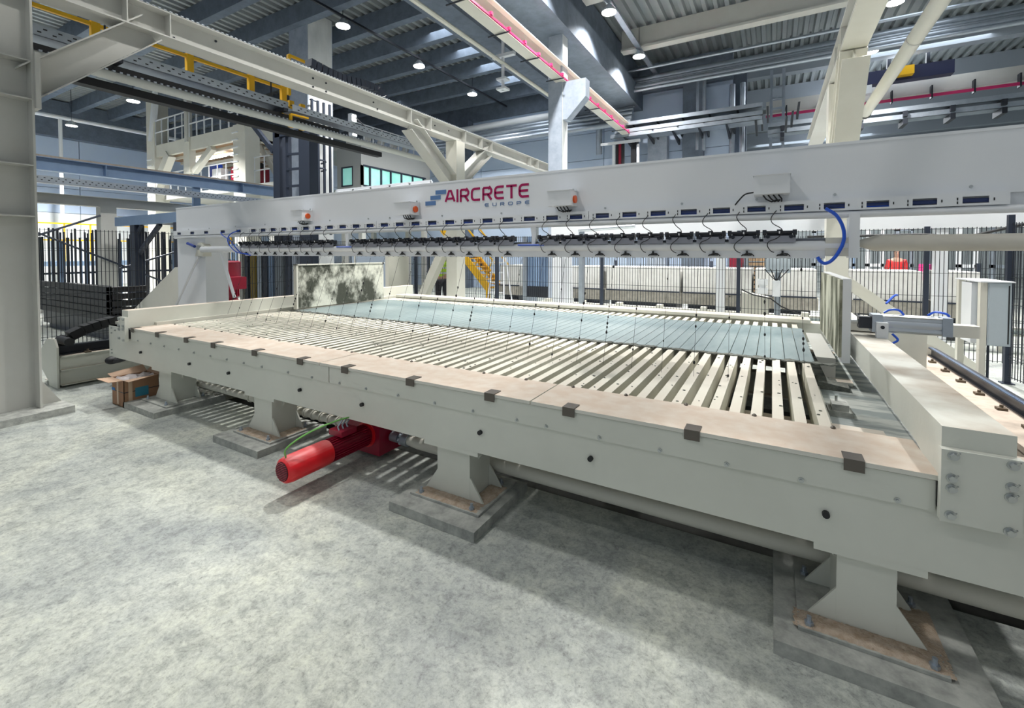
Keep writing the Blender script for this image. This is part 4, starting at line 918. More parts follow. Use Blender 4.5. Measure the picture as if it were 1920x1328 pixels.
t = thing('equipment_unit', 'red equipment unit beside the right tower post', 'machine', (-17.5, 10.5, 4)); p0 = at(433, 333, Y=10.6); p1 = at(444, 312, Y=10.6); B().box(p0.x, p1.x, 10.6, 10.9, zl, p1.z).obj('body', redp, t); p0 = at(466, 336, Y=11.5); p1 = at(484, 315, Y=11.5); 
t = thing('equipment_unit', 'dark red pump unit right of the tower post', 'machine', (p0.x, 11.5, zl)); B().box(p0.x, p1.x, 11.5, 12, zl, p1.z).obj('body', redp, t, .05); B().tube([((p0.x+p1.x)/2-.2, 11.7, p1.z+.1), ((p0.x+p1.x)/2+.3, 11.7, p1.z+.1)], .15, 10).obj('motor', black, t, smooth=True)
t = thing('equipment_unit', 'blue pump on the lower tower level', 'machine', (-19.6, 11, 4)); p0 = at(392, 314, Y=11.0); p1 = at(404, 307, Y=11.0); B().box(p0.x, p1.x, 11, 11.3, zl, p1.z).obj('body', mat('blue_enamel2', (0.01, 0.04, 0.28), .35), t, .04)
# stair bracing right of the tower
t = thing('steel_stair', 'pale steel stair rising behind the dark posts', 'stair', (-15, 11, 0))
p0 = at(468, 240, Y=11); p1 = at(505, 310, Y=11)
for dy in (0, .9): B().bar((p0.x, 11+dy, p0.z), (p1.x+.6, 11+dy, p1.z-.6), .06, .22).obj('stringer', framep, t)
for k in range(12):
    q = Vector((p0.x, 11, p0.z)).lerp(Vector((p1.x+.6, 11, p1.z-.6)), k/11); B().box(q.x-.15, q.x+.15, 11, 11.9, q.z-.02, q.z+.02).obj('tread', framep, t)

# dark braced posts and ladder cage
t = thing('dark_post_frame', 'dark blue steel posts in front of the ladder cage', 'steel frame', (-9.5, 7.5, 0))
for u, w_ in ((518, 12), (570, 20)):
    a_ = at(u-w_/2, 300, Y=7.6); c_ = at(u+w_/2, 300, Y=7.6); B().box(a_.x, c_.x, 7.6, 7.85, 0, at(u, 240, Y=7.6).z).obj('post', grout, t, .01)
a_ = at(518, 255, Y=7.65); c_ = at(570, 245, Y=7.65); B().bar(a_, c_, .1, .12).obj('crosspiece', grout, t)
a_ = at(475, 235, Y=7.65); c_ = at(514, 285, Y=7.65); B().bar(a_, c_, .1, .12).obj('strut', grout, t)
for v in (255, 290, 318, 350): a_ = at(538, v, Y=7.7); c_ = at(562, v-2, Y=7.7); B().bar(a_, c_, .05, .06).obj('rung', grout, t)
a_ = at(538, 300, Y=7.7); B().box(a_.x-.06, a_.x+.06, 7.7, 7.8, 0, at(538, 250, Y=7.7).z).obj('side_rail', grout, t)
t = thing('ladder_cage', 'dark caged ladder on the big concrete column', 'ladder', (-10.3, 8.3, 0))
LX = c1.x+.01
yy = [at(u, 300, X=LX+.5).y for u in (587, 598, 609, 620)]
ztop = at(600, 190, X=LX+.5).z
for k, y in enumerate(yy): B().box(LX+.45, LX+.5, y-.03, y+.03, 2.2, ztop).obj('cage_bar', grout, t)
for v in (235, 300, 315):
    z = at(600, v, X=LX+.5).z; pts = [(LX+.05+.45*math.sin(a), (yy[0]+yy[3])/2-(yy[3]-yy[0])/1.9*math.cos(a), z) for a in [i*math.pi/8 for i in range(9)]]
    B().tube(pts, .03, 5).obj('cage_hoop', grout, t)
for k in range(16): B().bar((LX+.12, yy[1], 1.0+.4*k), (LX+.12, yy[2], 1.0+.4*k), .03, .03).obj('rung', grout, t)
# control room
t = thing('control_room', 'grey raised control room with a band of green lit windows', 'control room', (-15, 14, 4))
cxr = -14.0; yA, yB = 12.54, at(797, 330, X=-14).y+.35
xl_ = at(632, 300, Y=yA).x; zr0, zr1 = 3.3, 5.86
rm_ = mat('room_cladding', (0.40, 0.41, 0.40), .6); 
wz0, wz1 = at(677, 347, X=cxr).z, at(677, 309, X=cxr).z
b = B(); b.box(xl_, cxr, yA, yB, wz1, zr1); b.box(xl_, cxr, yA, yB, zr0, wz0); b.box(cxr-.5, cxr, yA, yA+.12, wz0, wz1); b.box(xl_, xl_+.25, yA, yA+.1, wz0, wz1); b.box(cxr-.1, cxr, yB-.35, yB, wz0, wz1)
b.box(cxr-.05, cxr, yA, yA+.15, wz0, wz1); b.box(xl_, cxr, yB-.1, yB, wz0, wz1)
b.obj('shell', rm_, t)
B().box(xl_+.1, cxr-1.6, yA+.5, yB-.2, wz0+.02, wz1-.02).obj('lit_interior', roomw, t)
gl = mat('window_glass', (0.45, 0.80, 0.76), .05, col2=(0.25, 0.6, 0.56), scale=1.2, amt=.8)
yw = [at(u, 330, X=cxr).y for u in (678, 694, 715, 733, 753, 774, 794)]
for k in range(6):
    fr = B(); a_, c_ = yw[k]+.03, yw[k+1]-.03
    w_ = B().box(cxr-.06, cxr-.03, a_, c_, wz0+.04, wz1-.04).obj('window_pane', mat('lit_glass', (0.30, 0.75, 0.66), .08, col2=(0.60, 0.95, 0.88), scale=.8, amt=.9, emit=.28), t)
    B().box(cxr-.07, cxr+.01, yw[k+1]-.04, yw[k+1]+.04, wz0, wz1).obj('mullion', grout, t)
B().box(xl_+.3, cxr-.55, yA+.03, yA+.06, wz0+.04, wz1-.04).obj('window_pane', MATS['lit_glass'], t)
b = B()
for x_ in (xl_+.25, cxr-.52): b.box(x_, x_+.05, yA-.01, yA+.04, wz0, wz1)
b.box(xl_+.25, cxr-.5, yA-.01, yA+.04, wz1-.05, wz1); b.box(xl_+.25, cxr-.5, yA-.01, yA+.04, wz0, wz0+.05); b.box(cxr-.03, cxr+.012, yA+.1, yB-.3, wz0-.03, wz0+.03); b.box(cxr-.03, cxr+.012, yA+.1, yB-.3, wz1-.03, wz1+.03); b.obj('window_frame', grout, t)
for x_, y_ in ((xl_+.2, yA+.2), (cxr-.2, yA+.2), (xl_+.2, yB-.2), (cxr-.2, yB-.2)): B().box(x_-.1, x_+.1, y_-.1, y_+.1, 0, zr0).obj('leg', framep, t)
# mezzanine behind control room
t = thing('mezzanine', 'dark mezzanine with white railing above the control room', 'platform', (-17, 16, 6.5))
B().box(-18.5, -14.6, 12.8, 17.4, 5.9, 6.1).obj('deck', framep, t)
for z in (6.5, 6.95): B().bar((-14.7, 12.8, z), (-14.7, 17.4, z), .04, .04).obj('railing', white, t)
for k in range(10): B().box(-14.72, -14.68, 12.8+.5*k, 12.84+.5*k, 6.1, 6.95).obj('railing_post', white, t)
for k in range(5): B().tube([(-15.6, 13.3+.8*k, 6.1), (-15.6, 13.7+.8*k, 7.1)], .16, 8).obj('duct', framep, t, smooth=True)
B().box(-18.4, -18.2, 12.9, 13.1, 0, 5.9).box(-18.4, -18.2, 17.1, 17.3, 0, 5.9).obj('leg', framep, t)
for (u, v) in ((663, 222), (664, 249)):
    p = at(u, v, X=-8.2); t = thing('spot_lamp', 'small lit floodlight left of the braced column, %s' % ('upper' if v < 230 else 'lower'), 'lamp', (p.x, p.y, p.z)); B().bar((p.x-.05, p.y, p.z+.1), (-7.5, p.y+.05, 4.14), .02, .02).obj('bracket', blackm, t); B().box(p.x-.10, p.x+.02, p.y-.07, p.y+.07, p.z-.08, p.z+.1).obj('housing', alu, t, .01); B().box(p.x+.021, p.x+.03, p.y-.05, p.y+.05, p.z-.07, p.z+.07).obj('lens', hotw, t)

# pipes on the back wall
t = thing('pipe_bundle', 'bundle of silver pipes along the back wall behind the corbelled column', 'pipes', (-9, 17.4, 6))
for k, (v, r_) in enumerate(((232, .16), (243, .09), (250, .11), (258, .09), (266, .12))):
    z = at(900, v+8, Y=17.3).z; B().tube([(-14.0, 17.3-.1*k, z), (-4.6, 17.3-.1*k, z)], r_, 10).obj('pipe', white if k == 0 else galv, t, smooth=True)
t = thing('pipe_bundle', 'bundle of silver pipes under the roof above the cable ladders', 'pipes', (0, 17.2, 7.5))
for k, (v, r_) in enumerate(((160, .12), (167, .07), (173, .07), (179, .09), (186, .06), (152, .05))):
    z = at(1150, v, Y=17.2).z; x0 = at(1124, v, Y=17.2).x
    pts = [(x0+.3, 17.2-.12*k, z), (14, 17.2-.12*k, z)]
    if k == 0: pts = [(x0, 17.2, 5.5), (x0, 17.2, z-.25), (x0+.08, 17.2, z-.08), (x0+.25, 17.2, z), (14, 17.2, z)]
    B().tube(pts, r_, 10).obj('pipe', galv, t, smooth=True)
t = thing('drop_pipes', 'two silver drop pipes on the wall right of the cable ladders', 'pipes', (-3, 17.5, 6))
for u in (1308, 1320): x_ = at(u, 200, Y=17.6).x; B().tube([(x_, 17.6, at(u, 150, Y=17.6).z), (x_, 17.6, at(u, 282, Y=17.6).z)], .07, 8).obj('pipe', galv, t, smooth=True)
for u, lb in ((1373, 'left of the pair beside the wall end'), (1392, 'right of the pair beside the wall end')):
    x_ = at(u, 200, Y=17.9).x; t = thing('wall_post', 'slim pale vertical pipe, '+lb, 'pipe', (x_, 17.9, 0)); B().tube([(x_, 17.9, 0), (x_, 17.9, 7.6)], .09, 8).obj('pipe', galv, t, smooth=True)
t = thing('wall_post', 'dark recess column beside the end of the back wall', 'column', (-1, 18.4, 0), None, 'structure'); B().box(at(1361, 200, Y=18.3).x, at(1400, 200, Y=18.3).x, 18.3, 18.6, 0, 8.5).obj('shaft', beamc, t)
t = thing('wall_post', 'galvanised lattice post in the far hall', 'column', (1, 20, 0)); x_ = at(1446, 200, Y=20).x
b = B(); b.box(x_-.05, x_+.05, 20, 20.1, 0, 8.6); b.box(x_+.35, x_+.45, 20, 20.1, 0, 8.6)
for k in range(20): b.box(x_, x_+.4, 20.03, 20.07, .4*k+.3, .4*k+.38)
b.obj('lattice', galv, t)
# cable ladders
for j, (v0, nm_) in enumerate(((241, 'top'), (255, 'middle'), (264, 'bottom'))):
    z = at(1167+j*-10, v0, Y=16.9).z; xa_ = at(1165-8*j, v0, Y=16.9).x; xb_ = at(1430, 210, Y=16.9).x
    t = thing('cable_ladder', 'galvanised cable ladder on the back wall, %s of three' % nm_, 'cable tray', ((xa_+xb_)/2, 17, z), 'cable ladders on the back wall')
    b = B(); b.box(xa_, xb_, 16.6, 16.62, z, z+.14); b.box(xa_, xb_, 17.2, 17.22, z, z+.14); b.box(xa_, xb_, 16.6, 17.2, z, z+.01); b.obj('ladder', galv, t)
    for k in range(7): x_ = xa_+.5+.85*k; B().prism([(x_, 16.55, z-.02), (x_, 17.9, z-.02), (x_, 17.9, z-.22)], (.06, 0, 0)).obj('bracket', blackm, t)
    B().box(xa_+.2, xb_-.1, 16.7, 17.1, z+.01, z+.07).obj('cables', black, t)
t = thing('cable_drop', 'dark cables dropping behind the girder from the cable ladders', 'cables', (-5, 17, 5))
for k, u in enumerate((1158, 1163, 1168, 1186, 1190)): x_ = at(u, 280, Y=17.0).x; B().tube([(x_, 17, at(u, 268, Y=17).z), (x_, 17, 3.5)], .07, 6).obj('cable', black if k != 1 else redp, t, smooth=True)
B().box(at(1148, 280, Y=16.9).x, at(1153, 280, Y=16.9).x, 16.9, 17.0, 3, at(1150, 272, Y=16.9).z).obj('support', white, t); B().box(at(1194, 280, Y=16.9).x, at(1198, 280, Y=16.9).x, 16.9, 17.0, 3, at(1195, 270, Y=16.9).z).obj('support', white, t)
z = at(1126, 274, Y=16.8).z; B().box(at(1126, 274, Y=16.8).x, at(1200, 270, Y=16.8).x, 16.8, 16.85, z, z+.1).obj('crossbar', white, t)
# far hall: red rail, crane beam with black hoist, trays
t = thing('far_crane_beam', 'grey crane beam with red conductor rail in the far hall', 'crane', (5, 21.5, 6.5))
zR = at(1450, 217, Y=21.4).z; B().box(-.3, 14, 21.4, 21.45, zR-.05, zR+.05).obj('conductor_rail', magenta, t, label='red conductor rail')
B().box(-.3, 14, 21.6, 22.1, zR+.15, zR+.65).obj('beam', framep, t); 
for k in range(12): B().box(.4+1.1*k, .44+1.1*k, 21.38, 21.6, zR-.1, zR+.35).obj('rail_hanger', blackm, t)
t = thing('hoist', 'dark blue crane hoist with a yellow box in the far hall', 'hoist', (4, 21, 7))
p0 = at(1625, 162, Y=20.9); p1 = at(1790, 132, Y=20.9); B().box(p0.x+.6, p0.x+.7, 21.05, 21.15, p0.z+.5, 9.45).obj('hanger', blackm, t); B().box(p1.x-.7, p1.x-.6, 21.05, 21.15, p0.z+.5, 9.45).obj('hanger', blackm, t); B().box(p0.x, p1.x, 20.9, 21.3, p0.z+.05, p0.z+.50).obj('girder', mat('navy_paint', (0.01, 0.015, 0.06), .5), t); p0 = at(1680, 145, Y=20.8); p1 = at(1712, 124, Y=20.8); B().box(p0.x, p1.x, 20.6, 20.9, p0.z, p1.z).obj('yellow_box', yellow, t); p0 = at(1617, 178, Y=20.8); p1 = at(1634, 160, Y=20.8); B().box(p0.x, p1.x, 20.7, 21, p0.z, p1.z).obj('trolley', white, t)
for j, (v0, nm_) in enumerate(((210, 'upper'), (224, 'lower'))):
    z = at(1700, v0, Y=19.5).z
    t = thing('cable_ladder', 'galvanised cable ladder of the far hall, %s of two' % nm_, 'cable tray', (5, 19.6, z), 'cable ladders in the far hall')
    b = B(); b.box(-.2, 14, 19.4, 19.42, z, z+.16); b.box(-.2, 14, 19.9, 19.92, z, z+.16); b.box(-.2, 14, 19.4, 19.9, z, z+.01); b.obj('ladder', galv, t)
    for k in range(12): x_ = .2+1.15*k; B().box(x_, x_+.12, 19.3, 20, z-.18, z).obj('bracket', blackm, t)
for i in range(5):
    x_ = 2.2+1.6*i
    sl = B().bar((x_, 20.6, 8.3), (x_, 43, 8.3), .10, .12).obj('strip_light', tubew)
    for yy_ in (24, 32, 40): B().box(x_-.01, x_+.01, yy_-.01, yy_+.01, 8.36, 9.45).obj('hanger', blackm, sl)
    tag(sl, 'long lit strip lamp under the far hall roof, %s from the left' % nm[i], 'lamp', 'strip lamps of the far hall')
    if i == 1: break

# row of white moulds on cars behind the fence
def mould(x0, x1, y, z0, z1, label):
    t = thing('mould_car', label, 'mould', ((x0+x1)/2, y, 0), 'white moulds behind the fence')
    B().box(x0, x1, y, y+1.2, z0+.28, z1).obj('mould_box', mouldm, t, .02); B().box(x0-.03, x1+.03, y-.03, y+1.2, z0+.02, z0+.28).obj('skirt', mouldb, t); B().box(x0, x1, y-.035, y-.03, z0+.28, z0+.31).obj('seam', grout, t)
    B().box(x0+.1, x1-.1, y+.1, y+1.0, z0-.22, z0+.02).obj('bogie', blackm, t)
    for x_ in (x0+.4, x1-.4): B().tube([(x_, y+.05, z0-.2), (x_, y+.15, z0-.2)], .16, 14).obj('wheel', blackm, t, smooth=True)
    n = int((x1-x0)/.55)
    for k in range(1, n): B().box(x0+k*(x1-x0)/n-.012, x0+k*(x1-x0)/n+.012, y-.012, y, z0+.28, z1-.02).obj('rib', mouldm, t)
def Xs(u, Y): return at(u, 520, Y=Y).x
ml = (((938, 975), 'mould behind the ladder, left of the blue hopper'), ((1067, 1128), 'mould right of the white post, behind the fence post'), ((1137, 1275), 'long mould with a white lid edge, right of the fence post'), ((1281, 1410), 'mould left of the white junction boxes'), ((1416, 1532), 'mould behind the white junction boxes'), ((1600, 1730), 'mould right of the right frame column'), ((1768, 1838), 'mould partly hidden by the grey cabinet'))
for (u0, u1), lb in ml: mould(Xs(u0, 11.4), Xs(u1, 11.4), 11.4, .42, 1.30, 'white concrete '+lb)
t = thing('mould_track', 'white raised steel track in front of the moulds', 'track', (0, 10.6, 0))
B().box(-5.2, 6.5, 10.55, 10.7, .28, .42).obj('track_beam', offw, t); B().box(-5.2, 6.5, 10.5, 10.54, .32, .38).obj('track_channel', mat('track_grey', (0.3, 0.36, 0.36), .6), t)
pm_ = B().box(-.06, .06, 10.5, 10.72, 0, .48).mesh('track_post', offw)
for k in range(13): link('track_post', pm_, t, (-5.0+.93*k, 0, 0))
# white post, blue hopper
t = thing('tapered_post', 'white tapered post right of the blue hopper', 'post', (-4.4, 10.2, 0)); a_ = Xs(1042, 10.2); c_ = Xs(1064, 10.2); B().prism([(a_-.08, 10.2, 0), (c_+.06, 10.2, 0), (c_, 10.2, 1.9), (a_, 10.2, 1.9)], (0, .25, 0)).obj('post', white, t); B().box(a_+.02, a_+.05, 10.15, 10.19, 0, 1.1).obj('stripe', redp, t)
t = thing('blue_hopper', 'corrugated blue-grey steel hopper behind the fence', 'hopper', (-5, 11, 0)); a_ = Xs(985, 11); c_ = Xs(1034, 11); n = 10; b = B()
for k in range(n): x_ = a_+(c_-a_)*k/n; b.box(x_, x_+(c_-a_)/n*.6, 11, 11.06, .75, 2.1)
b.box(a_, c_, 11.05, 11.6, .75, 2.1); b.obj('hopper_wall', bluest, t)
for x_ in (a_, c_): B().box(x_-.06, x_+.06, 10.95, 11.6, 0, 2.1).obj('leg', galv, t)
B().box(a_, c_, 11, 11.5, .45, .75).obj('lower_box', blackm, t)
# yellow stair
t = thing('yellow_stair', 'steep yellow steel stair behind the fence', 'stair', (-7, 11.2, 0))
Y0 = 11.6; s0 = at(872, 484, Y=Y0); s1 = at(915, 540, Y=Y0); dv = (s0-s1); s0 = s1+dv*2.1
for dy in (0, .7): B().bar(s0+Vector((0, dy, 0)), s1+Vector((0, dy, 0)), .05, .22).obj('stringer', yellow, t); B().bar(s0+Vector((.35, dy, .65)), s1+Vector((.35, dy, .65)), .04, .04).obj('handrail', yellow, t)
for k in range(16): q = s0.lerp(s1, k/15); B().box(q.x-.12, q.x+.12, Y0, Y0+.7, q.z-.015, q.z+.015).obj('tread', yellow, t)
for k in range(5): q = s0.lerp(s1, (k+.5)/5); B().bar(q, q+Vector((.35, 0, .65)), .03, .03).obj('baluster', yellow, t)
B().bar(s1, (s1.x, s1.y, 0), .1, .1).obj('foot', yellow, t)
t = thing('step_ladder', 'white step ladder standing right of the yellow stair', 'ladder', (-6.3, 10.4, 0)); q = at(935, 540, Y=10.5)
for sx in (-.25, .25):
    for dy in (0, .35): B().bar((q.x+sx*.6, 10.5+dy*.3, 1.55), (q.x+sx*1.2, 10.3+dy*1.4, 0), .04, .03).obj('rail', white, t)
for k in range(5): B().box(q.x-.2, q.x+.2, 10.36, 10.46, .3+.27*k, .33+.27*k).obj('step', white, t)
# panels and cabinets behind the left part
t = thing('grey_cabinet', 'tall grey-blue cabinet behind the stained board', 'cabinet', (-9, 8.8, 0)); a_ = at(660, 500, Y=8.3).x; c_ = at(730, 500, Y=8.3).x; B().box(a_, c_-.12, 8.3, 9.0, 0, 1.95).obj('body', mat('cab_blue', (0.38, 0.45, 0.55), .5), t, .02); B().box(c_-.12, c_, 8.28, 9.0, 0, 1.95).obj('side_post', offw, t)
B().box(a_+.1, a_+.14, 8.28, 8.3, .3, 1.8).obj('door_seam', offw, t)
t = thing('post_row', 'row of mixed steel posts standing behind the red motor', 'posts', (-9, 7.7, 0)); rr = random.Random(5)
for k, (u, w_, m_) in enumerate(((452, 5, offw), (462, 6, grout), (474, 9, yellow), (486, 7, galv), (497, 8, grout), (507, 9, bluest), (522, 14, mat('post_grey', (.25, .28, .32), .6)), (540, 10, grout), (552, 8, galv))):
    Yk = 7.45+.02*k; a_ = at(u-w_/2, 520, Y=Yk); c_ = at(u+w_/2, 520, Y=Yk); B().box(a_.x, c_.x, Yk, Yk+.2, 0, 1.85).obj('post', m_ if m_ is not yellow else mat('mustard_paint', (0.30, 0.20, 0.02), .6), t)
# red vertical motor
t = thing('upright_motor', 'upright dark red motor behind the left end of the table', 'motor', (-8.9, 4.6, 0))
B().tube([(-8.9, 4.6, 1.18), (-8.9, 4.6, 1.48), (-8.9, 4.6, 1.505)], .33, 22, radii=(.34, .34, .30)).obj('fan_cover', redp, t, smooth=True)
mb = B().tube([(-8.9, 4.6, .82), (-8.9, 4.6, 1.18)], .29, 22).obj('motor_body', redp, t, smooth=True)
for k in range(22): a = 2*math.pi*k/22; B().bar((-8.9+.30*math.cos(a), 4.6+.30*math.sin(a), .84), (-8.9+.30*math.cos(a), 4.6+.30*math.sin(a), 1.17), .012, .03, (math.cos(a), math.sin(a), 0)).obj('cooling_fin', redp, mb)
B().tube([(-8.9, 4.6, .60), (-8.9, 4.6, .70), (-8.9, 4.6, .82)], .36, 22, radii=(.40, .36, .26)).obj('flange', redp, t, smooth=True)
B().box(-8.62, -8.30, 4.5, 4.75, 1.0, 1.22).obj('terminal_box', redp, t, .02); B().box(-9.4, -8.4, 4.2, 5.0, 0, .60).obj('stand', cream, t, .01)
# junction boxes on the fence
for (u0, v0, u1, v1, lb) in ((1420, 524, 1440, 551, 'double white junction box mounted on the mesh fence'), (1448, 527, 1463, 556, 'slim white junction box with fanned cables on the mesh fence')):
    a_ = at(u0, v1, Y=8.9); c_ = at(u1, v0, Y=8.9); t = thing('junction_box', lb, 'junction box', (a_.x, 8.9, a_.z)); b = B()
    if u0 < 1445: b.box(a_.x, c_.x, 8.9, 9.02, a_.z, a_.z+(c_.z-a_.z)*.38); b.box(a_.x+.03, c_.x-.03, 8.92, 9.02, a_.z, c_.z); b.box(a_.x, c_.x, 8.9, 9.02, a_.z+(c_.z-a_.z)*.6, c_.z)
    else: b.box(a_.x, c_.x, 8.9, 9.02, a_.z, c_.z)
    b.obj('housing', white, t, .006)
    if u0 > 1445:
        for k in range(5): B().tube([((a_.x+c_.x)/2, 8.95, c_.z), ((a_.x+c_.x)/2+(k-2)*.035, 8.95, c_.z+.06), ((a_.x+c_.x)/2+(k-2)*.09, 8.95, c_.z+.2)], .008, 5).obj('cable', black, t, smooth=True)
t = thing('cable_run', 'black cables trailing along the bottom of the mesh fence', 'cable', (0, 8.9, .5)); B().tube([at(1390, 543, Y=8.9), at(1412, 553, Y=8.9), at(1445, 560, Y=8.9), at(1465, 575, Y=8.9), at(1500, 590, Y=8.9)], .012, 6).obj('cable', black, t, smooth=True)
t = thing('wall_cabinet', 'grey-blue cabinet above the junction boxes behind the fence', 'cabinet', (.2, 9.4, 1.3)); a_ = at(1435, 511, Y=9.4); c_ = at(1483, 480, Y=9.4); B().box(a_.x, c_.x, 9.4, 9.7, a_.z, 2.0).obj('body', cabinet, t, .01); B().box((a_.x+c_.x)/2-.05, (a_.x+c_.x)/2+.05, 9.5, 9.6, 0, a_.z).obj('leg', galv, t)
t = thing('cable_cover', 'low cream box with sloping top behind the fence', 'box', (-.2, 9.5, 0)); a_ = at(1389, 560, Y=9.5); c_ = at(1442, 560, Y=9.5); B().prism([(a_.x, 9.5, 0), (c_.x, 9.5, 0), (c_.x, 9.5, .82), (a_.x, 9.5, .92)], (0, .4, 0)).obj('body', offw, t)
t = thing('pallet_stack', 'stack of brown pallets far behind the moulds', 'pallets', (0, 16, 0)); a_ = at(1403, 500, Y=16); c_ = at(1433, 484, Y=16)
for k in range(12): B().box(a_.x, c_.x, 16, 17, .14*k, .14*k+.09).obj('pallet', woodm, t)
t = thing('red_crate', 'dark red crate far behind the moulds', 'crate', (-1, 16, 0)); a_ = at(1368, 500, Y=16); c_ = at(1392, 484, Y=16); B().box(a_.x, c_.x, 16, 17, 0, 1.75).obj('body', redp, t, .02)
t = thing('pink_bundle', 'bright pink wrapped bundle beyond the fence on the right', 'bundle', (5, 20, 0)); a_ = at(1742, 506, Y=16); c_ = at(1773, 497, Y=16); B().box(a_.x, c_.x, 16, 17, .9, c_.z).obj('wrap', mat('pink_wrap', (0.85, 0.03, 0.30), .5), t, .05); B().box(a_.x, c_.x, 16, 17, 0, .9).obj('base', mouldm, t)
# bright machinery uprights in the far hall, right
rr = random.Random(11)
for k in range(9):
    x_ = 1.2+.75*k; h_ = rr.uniform(2.4, 3.4)
    t = thing('machine_frame', '%s upright machine frame in the far hall, %s from the left' % (('galvanised', 'blue-grey', 'white')[k % 3], order[k]), 'machine', (x_, 19, 0), 'machine frames in the far hall')
    b = B(); b.box(x_, x_+.12, 19, 19.12, 0, h_); b.box(x_+.4, x_+.48, 19, 19.12, 0, h_-.3); b.box(x_, x_+.48, 19, 19.1, h_-.5, h_-.38); b.box(x_, x_+.48, 19, 19.1, 1.2, 1.3); b.obj('frame', (galv, bluest, white)[k % 3], t)
t = thing('rear_cross_beam', 'white cross beam low behind the girder on the right', 'beam', (0, 9.8, 2.1)); z = at(1300, 428, Y=9.9).z
B().box(-4.6, 6, 9.9, 10.1, z-.10, z+.16).obj('beam', white, t)
for x_ in (-4.5, -.9, 2.4, 5.8): B().box(x_-.08, x_+.08, 9.92, 10.08, 0, z-.1).obj('post', white, t)
t = thing('strip_lamp_row', 'row of bright strip lamps behind the girder on the right', 'lamp', (3, 12.5, 2.6))
for k in range(5): B().box(1.7+.95*k, 2.5+.95*k, 13.0, 13.1, 2.62, 2.70).obj('tube', tubew, t)
B().box(1.5, 6.5, 13.0, 13.14, 2.70, 2.76).obj('carrier', galv, t)
for x_ in (1.55, 6.4): B().box(x_, x_+.05, 13.05, 13.1, 0, 2.7).obj('post', galv, t)
# rods hanging blue light pipe behind the saw tube (middle right)
t = thing('blue_light_pipe', 'glossy blue-white pipe behind the saw tube right of the hanger bracket', 'pipe', (-2, 8, 2.0)); a_ = at(1085, 432, Y=8.0); c_ = at(1190, 424, Y=8.0); B().tube([a_, (c_.x, c_.y, c_.z)], .035, 10).obj('pipe', alu, t, smooth=True); B().bar(a_+Vector((0, .1, .12)), (c_.x, 8.1, c_.z+.12), .2, .05).obj('carrier', galv, t); B().box(a_.x, a_.x+.08, 8.0, 8.1, 0, a_.z).obj('post', galv, t)

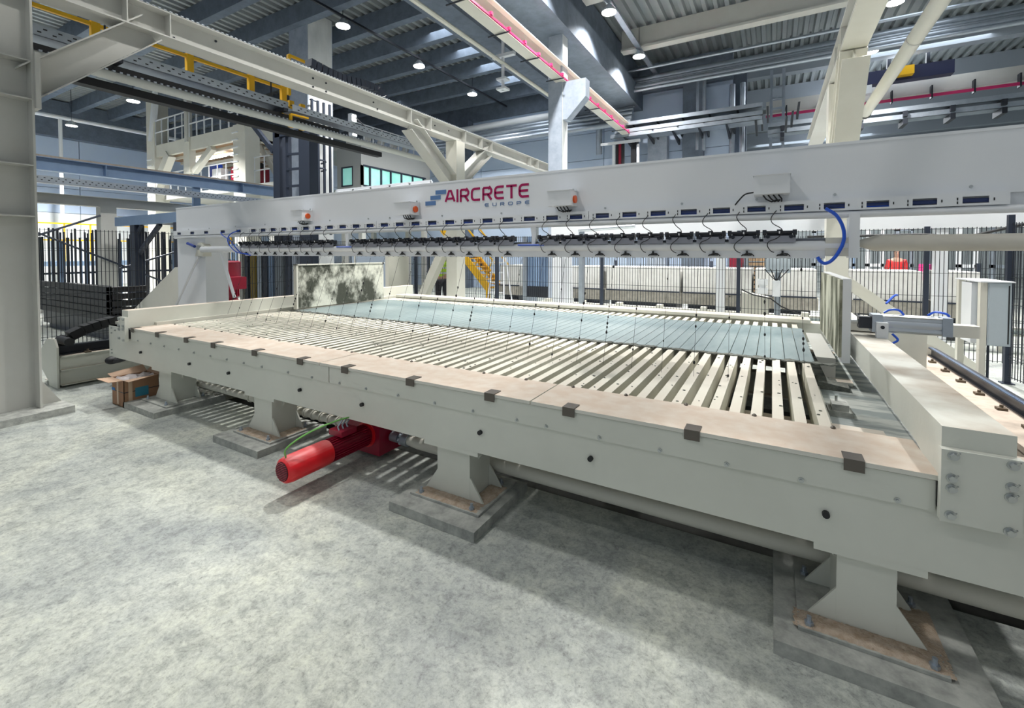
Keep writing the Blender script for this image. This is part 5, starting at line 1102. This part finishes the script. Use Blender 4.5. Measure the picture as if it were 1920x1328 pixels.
# ================================================================== PEOPLE
def person(x, y, yaw, label, top, legs, tape=True, hair=(0.03, .02, .015)):
    t = thing('person', label, 'person', (x, y, 0)); t.rotation_euler = (0, 0, yaw)
    V = [(0, 0, .95, .145, .11), (0, 0, 1.12, .13, .10), (0, 0, 1.32, .165, .11), (0, 0, 1.44, .12, .09), (0, 0, 1.52, .055, .055), (0, -.01, 1.60, .07, .085), (0, -.01, 1.69, .075, .095), (0, 0, 1.75, .045, .06)]
    E = [(0, 1), (1, 2), (2, 3), (3, 4), (4, 5), (5, 6), (6, 7)]
    for s in (-1, 1):
        i = len(V); V += [(s*.17, 0, 1.42, .06, .06), (s*.23, .01, 1.15, .045, .045), (s*.24, -.05, .90, .032, .032), (s*.24, -.07, .80, .035, .022)]; E += [(3, i), (i, i+1), (i+1, i+2), (i+2, i+3)]
        i = len(V); V += [(s*.10, 0, .86, .095, .10), (s*.12, -.01, .50, .062, .066), (s*.13, .01, .10, .042, .045), (s*.13, -.12, .045, .04, .035)]; E += [(0, i), (i, i+1), (i+1, i+2), (i+2, i+3)]
    def sk(name, Vs, Es, m, grow=0., root=0, sub=2):
        me = bpy.data.meshes.new(name); me.from_pydata([v[:3] for v in Vs], Es, []); o = bpy.data.objects.new(name, me); COL.objects.link(o); me.materials.append(m)
        o.modifiers.new('skin', 'SKIN'); sv = me.skin_vertices[0].data
        for k, v in enumerate(Vs): sv[k].radius = (v[3]+grow, v[4]+grow); sv[k].use_root = (k == root)
        md = o.modifiers.new('sub', 'SUBSURF'); md.levels = sub; md.render_levels = sub
        for p in me.polygons: p.use_smooth = True
        o.parent = t; return o
    sk('body', V, E, skin)
    sk('jacket', [V[0], V[1], V[2], V[3], V[8], V[9], V[10], V[16-4], V[13], V[14]][:4]+[V[8], V[9], V[12+4], V[13+4]], [(0, 1), (1, 2), (2, 3), (3, 4), (4, 5), (3, 6), (6, 7)], top, .018)
    L0 = [V[0][:2]+(.96,)+V[0][3:], V[12], V[13], (V[14][0], V[14][1], .13, .05, .05), V[20], V[21], (V[22][0], V[22][1], .13, .05, .05)]
    sk('trousers', L0, [(0, 1), (1, 2), (2, 3), (0, 4), (4, 5), (5, 6)], legs, .014)
    for s in (-1, 1):
        o = B().box(s*.13-.05, s*.13+.05, -.18, .07, 0, .09).obj('shoe', black, None, .02); o.parent = t; o.location = (0, 0, 0)
    h = B().ball((0, .012, 1.72), .098, (.88, 1.02, .95), 14, 10); bmesh.ops.delete(h.bm, geom=[v for v in h.bm.verts if v.co.z < 1.70 and v.co.y < .03], context='VERTS')
    o = h.obj('hair', mat('dark_hair', hair, .7), None, smooth=True); o.parent = t; o.location = (0, 0, 0)
    f_ = B()
    for s in (-1, 1): f_.ball((s*.03, -.09, 1.665), .011)
    o = f_.obj('eyes', black, None, smooth=True); o.parent = t; o.location = (0, 0, 0)
    o = B().prism([(-.012, -.095, 1.63), (.012, -.095, 1.63), (0, -.118, 1.635), (0, -.092, 1.665)], (0, .003, 0)).obj('nose', skin, None); o.parent = t; o.location = (0, 0, 0)
    if tape:
        for z in (1.08, 1.22):
            o = B().tube([(0, 0, z), (0, 0, z+.05)], .17, 20, cap=False).obj('reflective_band', silver, None, smooth=True); o.parent = t; o.location = (0, 0, 0); o.scale = (1.02, .75, 1)
    return t
q = at(829, 520, Y=9.9); person(q.x, q.y, .25, 'person in a yellow hi-vis vest and dark trousers walking behind the frame column', hivis, trous)
q = at(1681, 500, Y=17.0); person(q.x, q.y, 0, 'person in a red jacket and red cap standing in the far hall', redj, trous, False, (.5, .02, .02))
print('objects', len(bpy.data.objects), 'tris', sum(len(m.polygons) for m in bpy.data.meshes)*2)
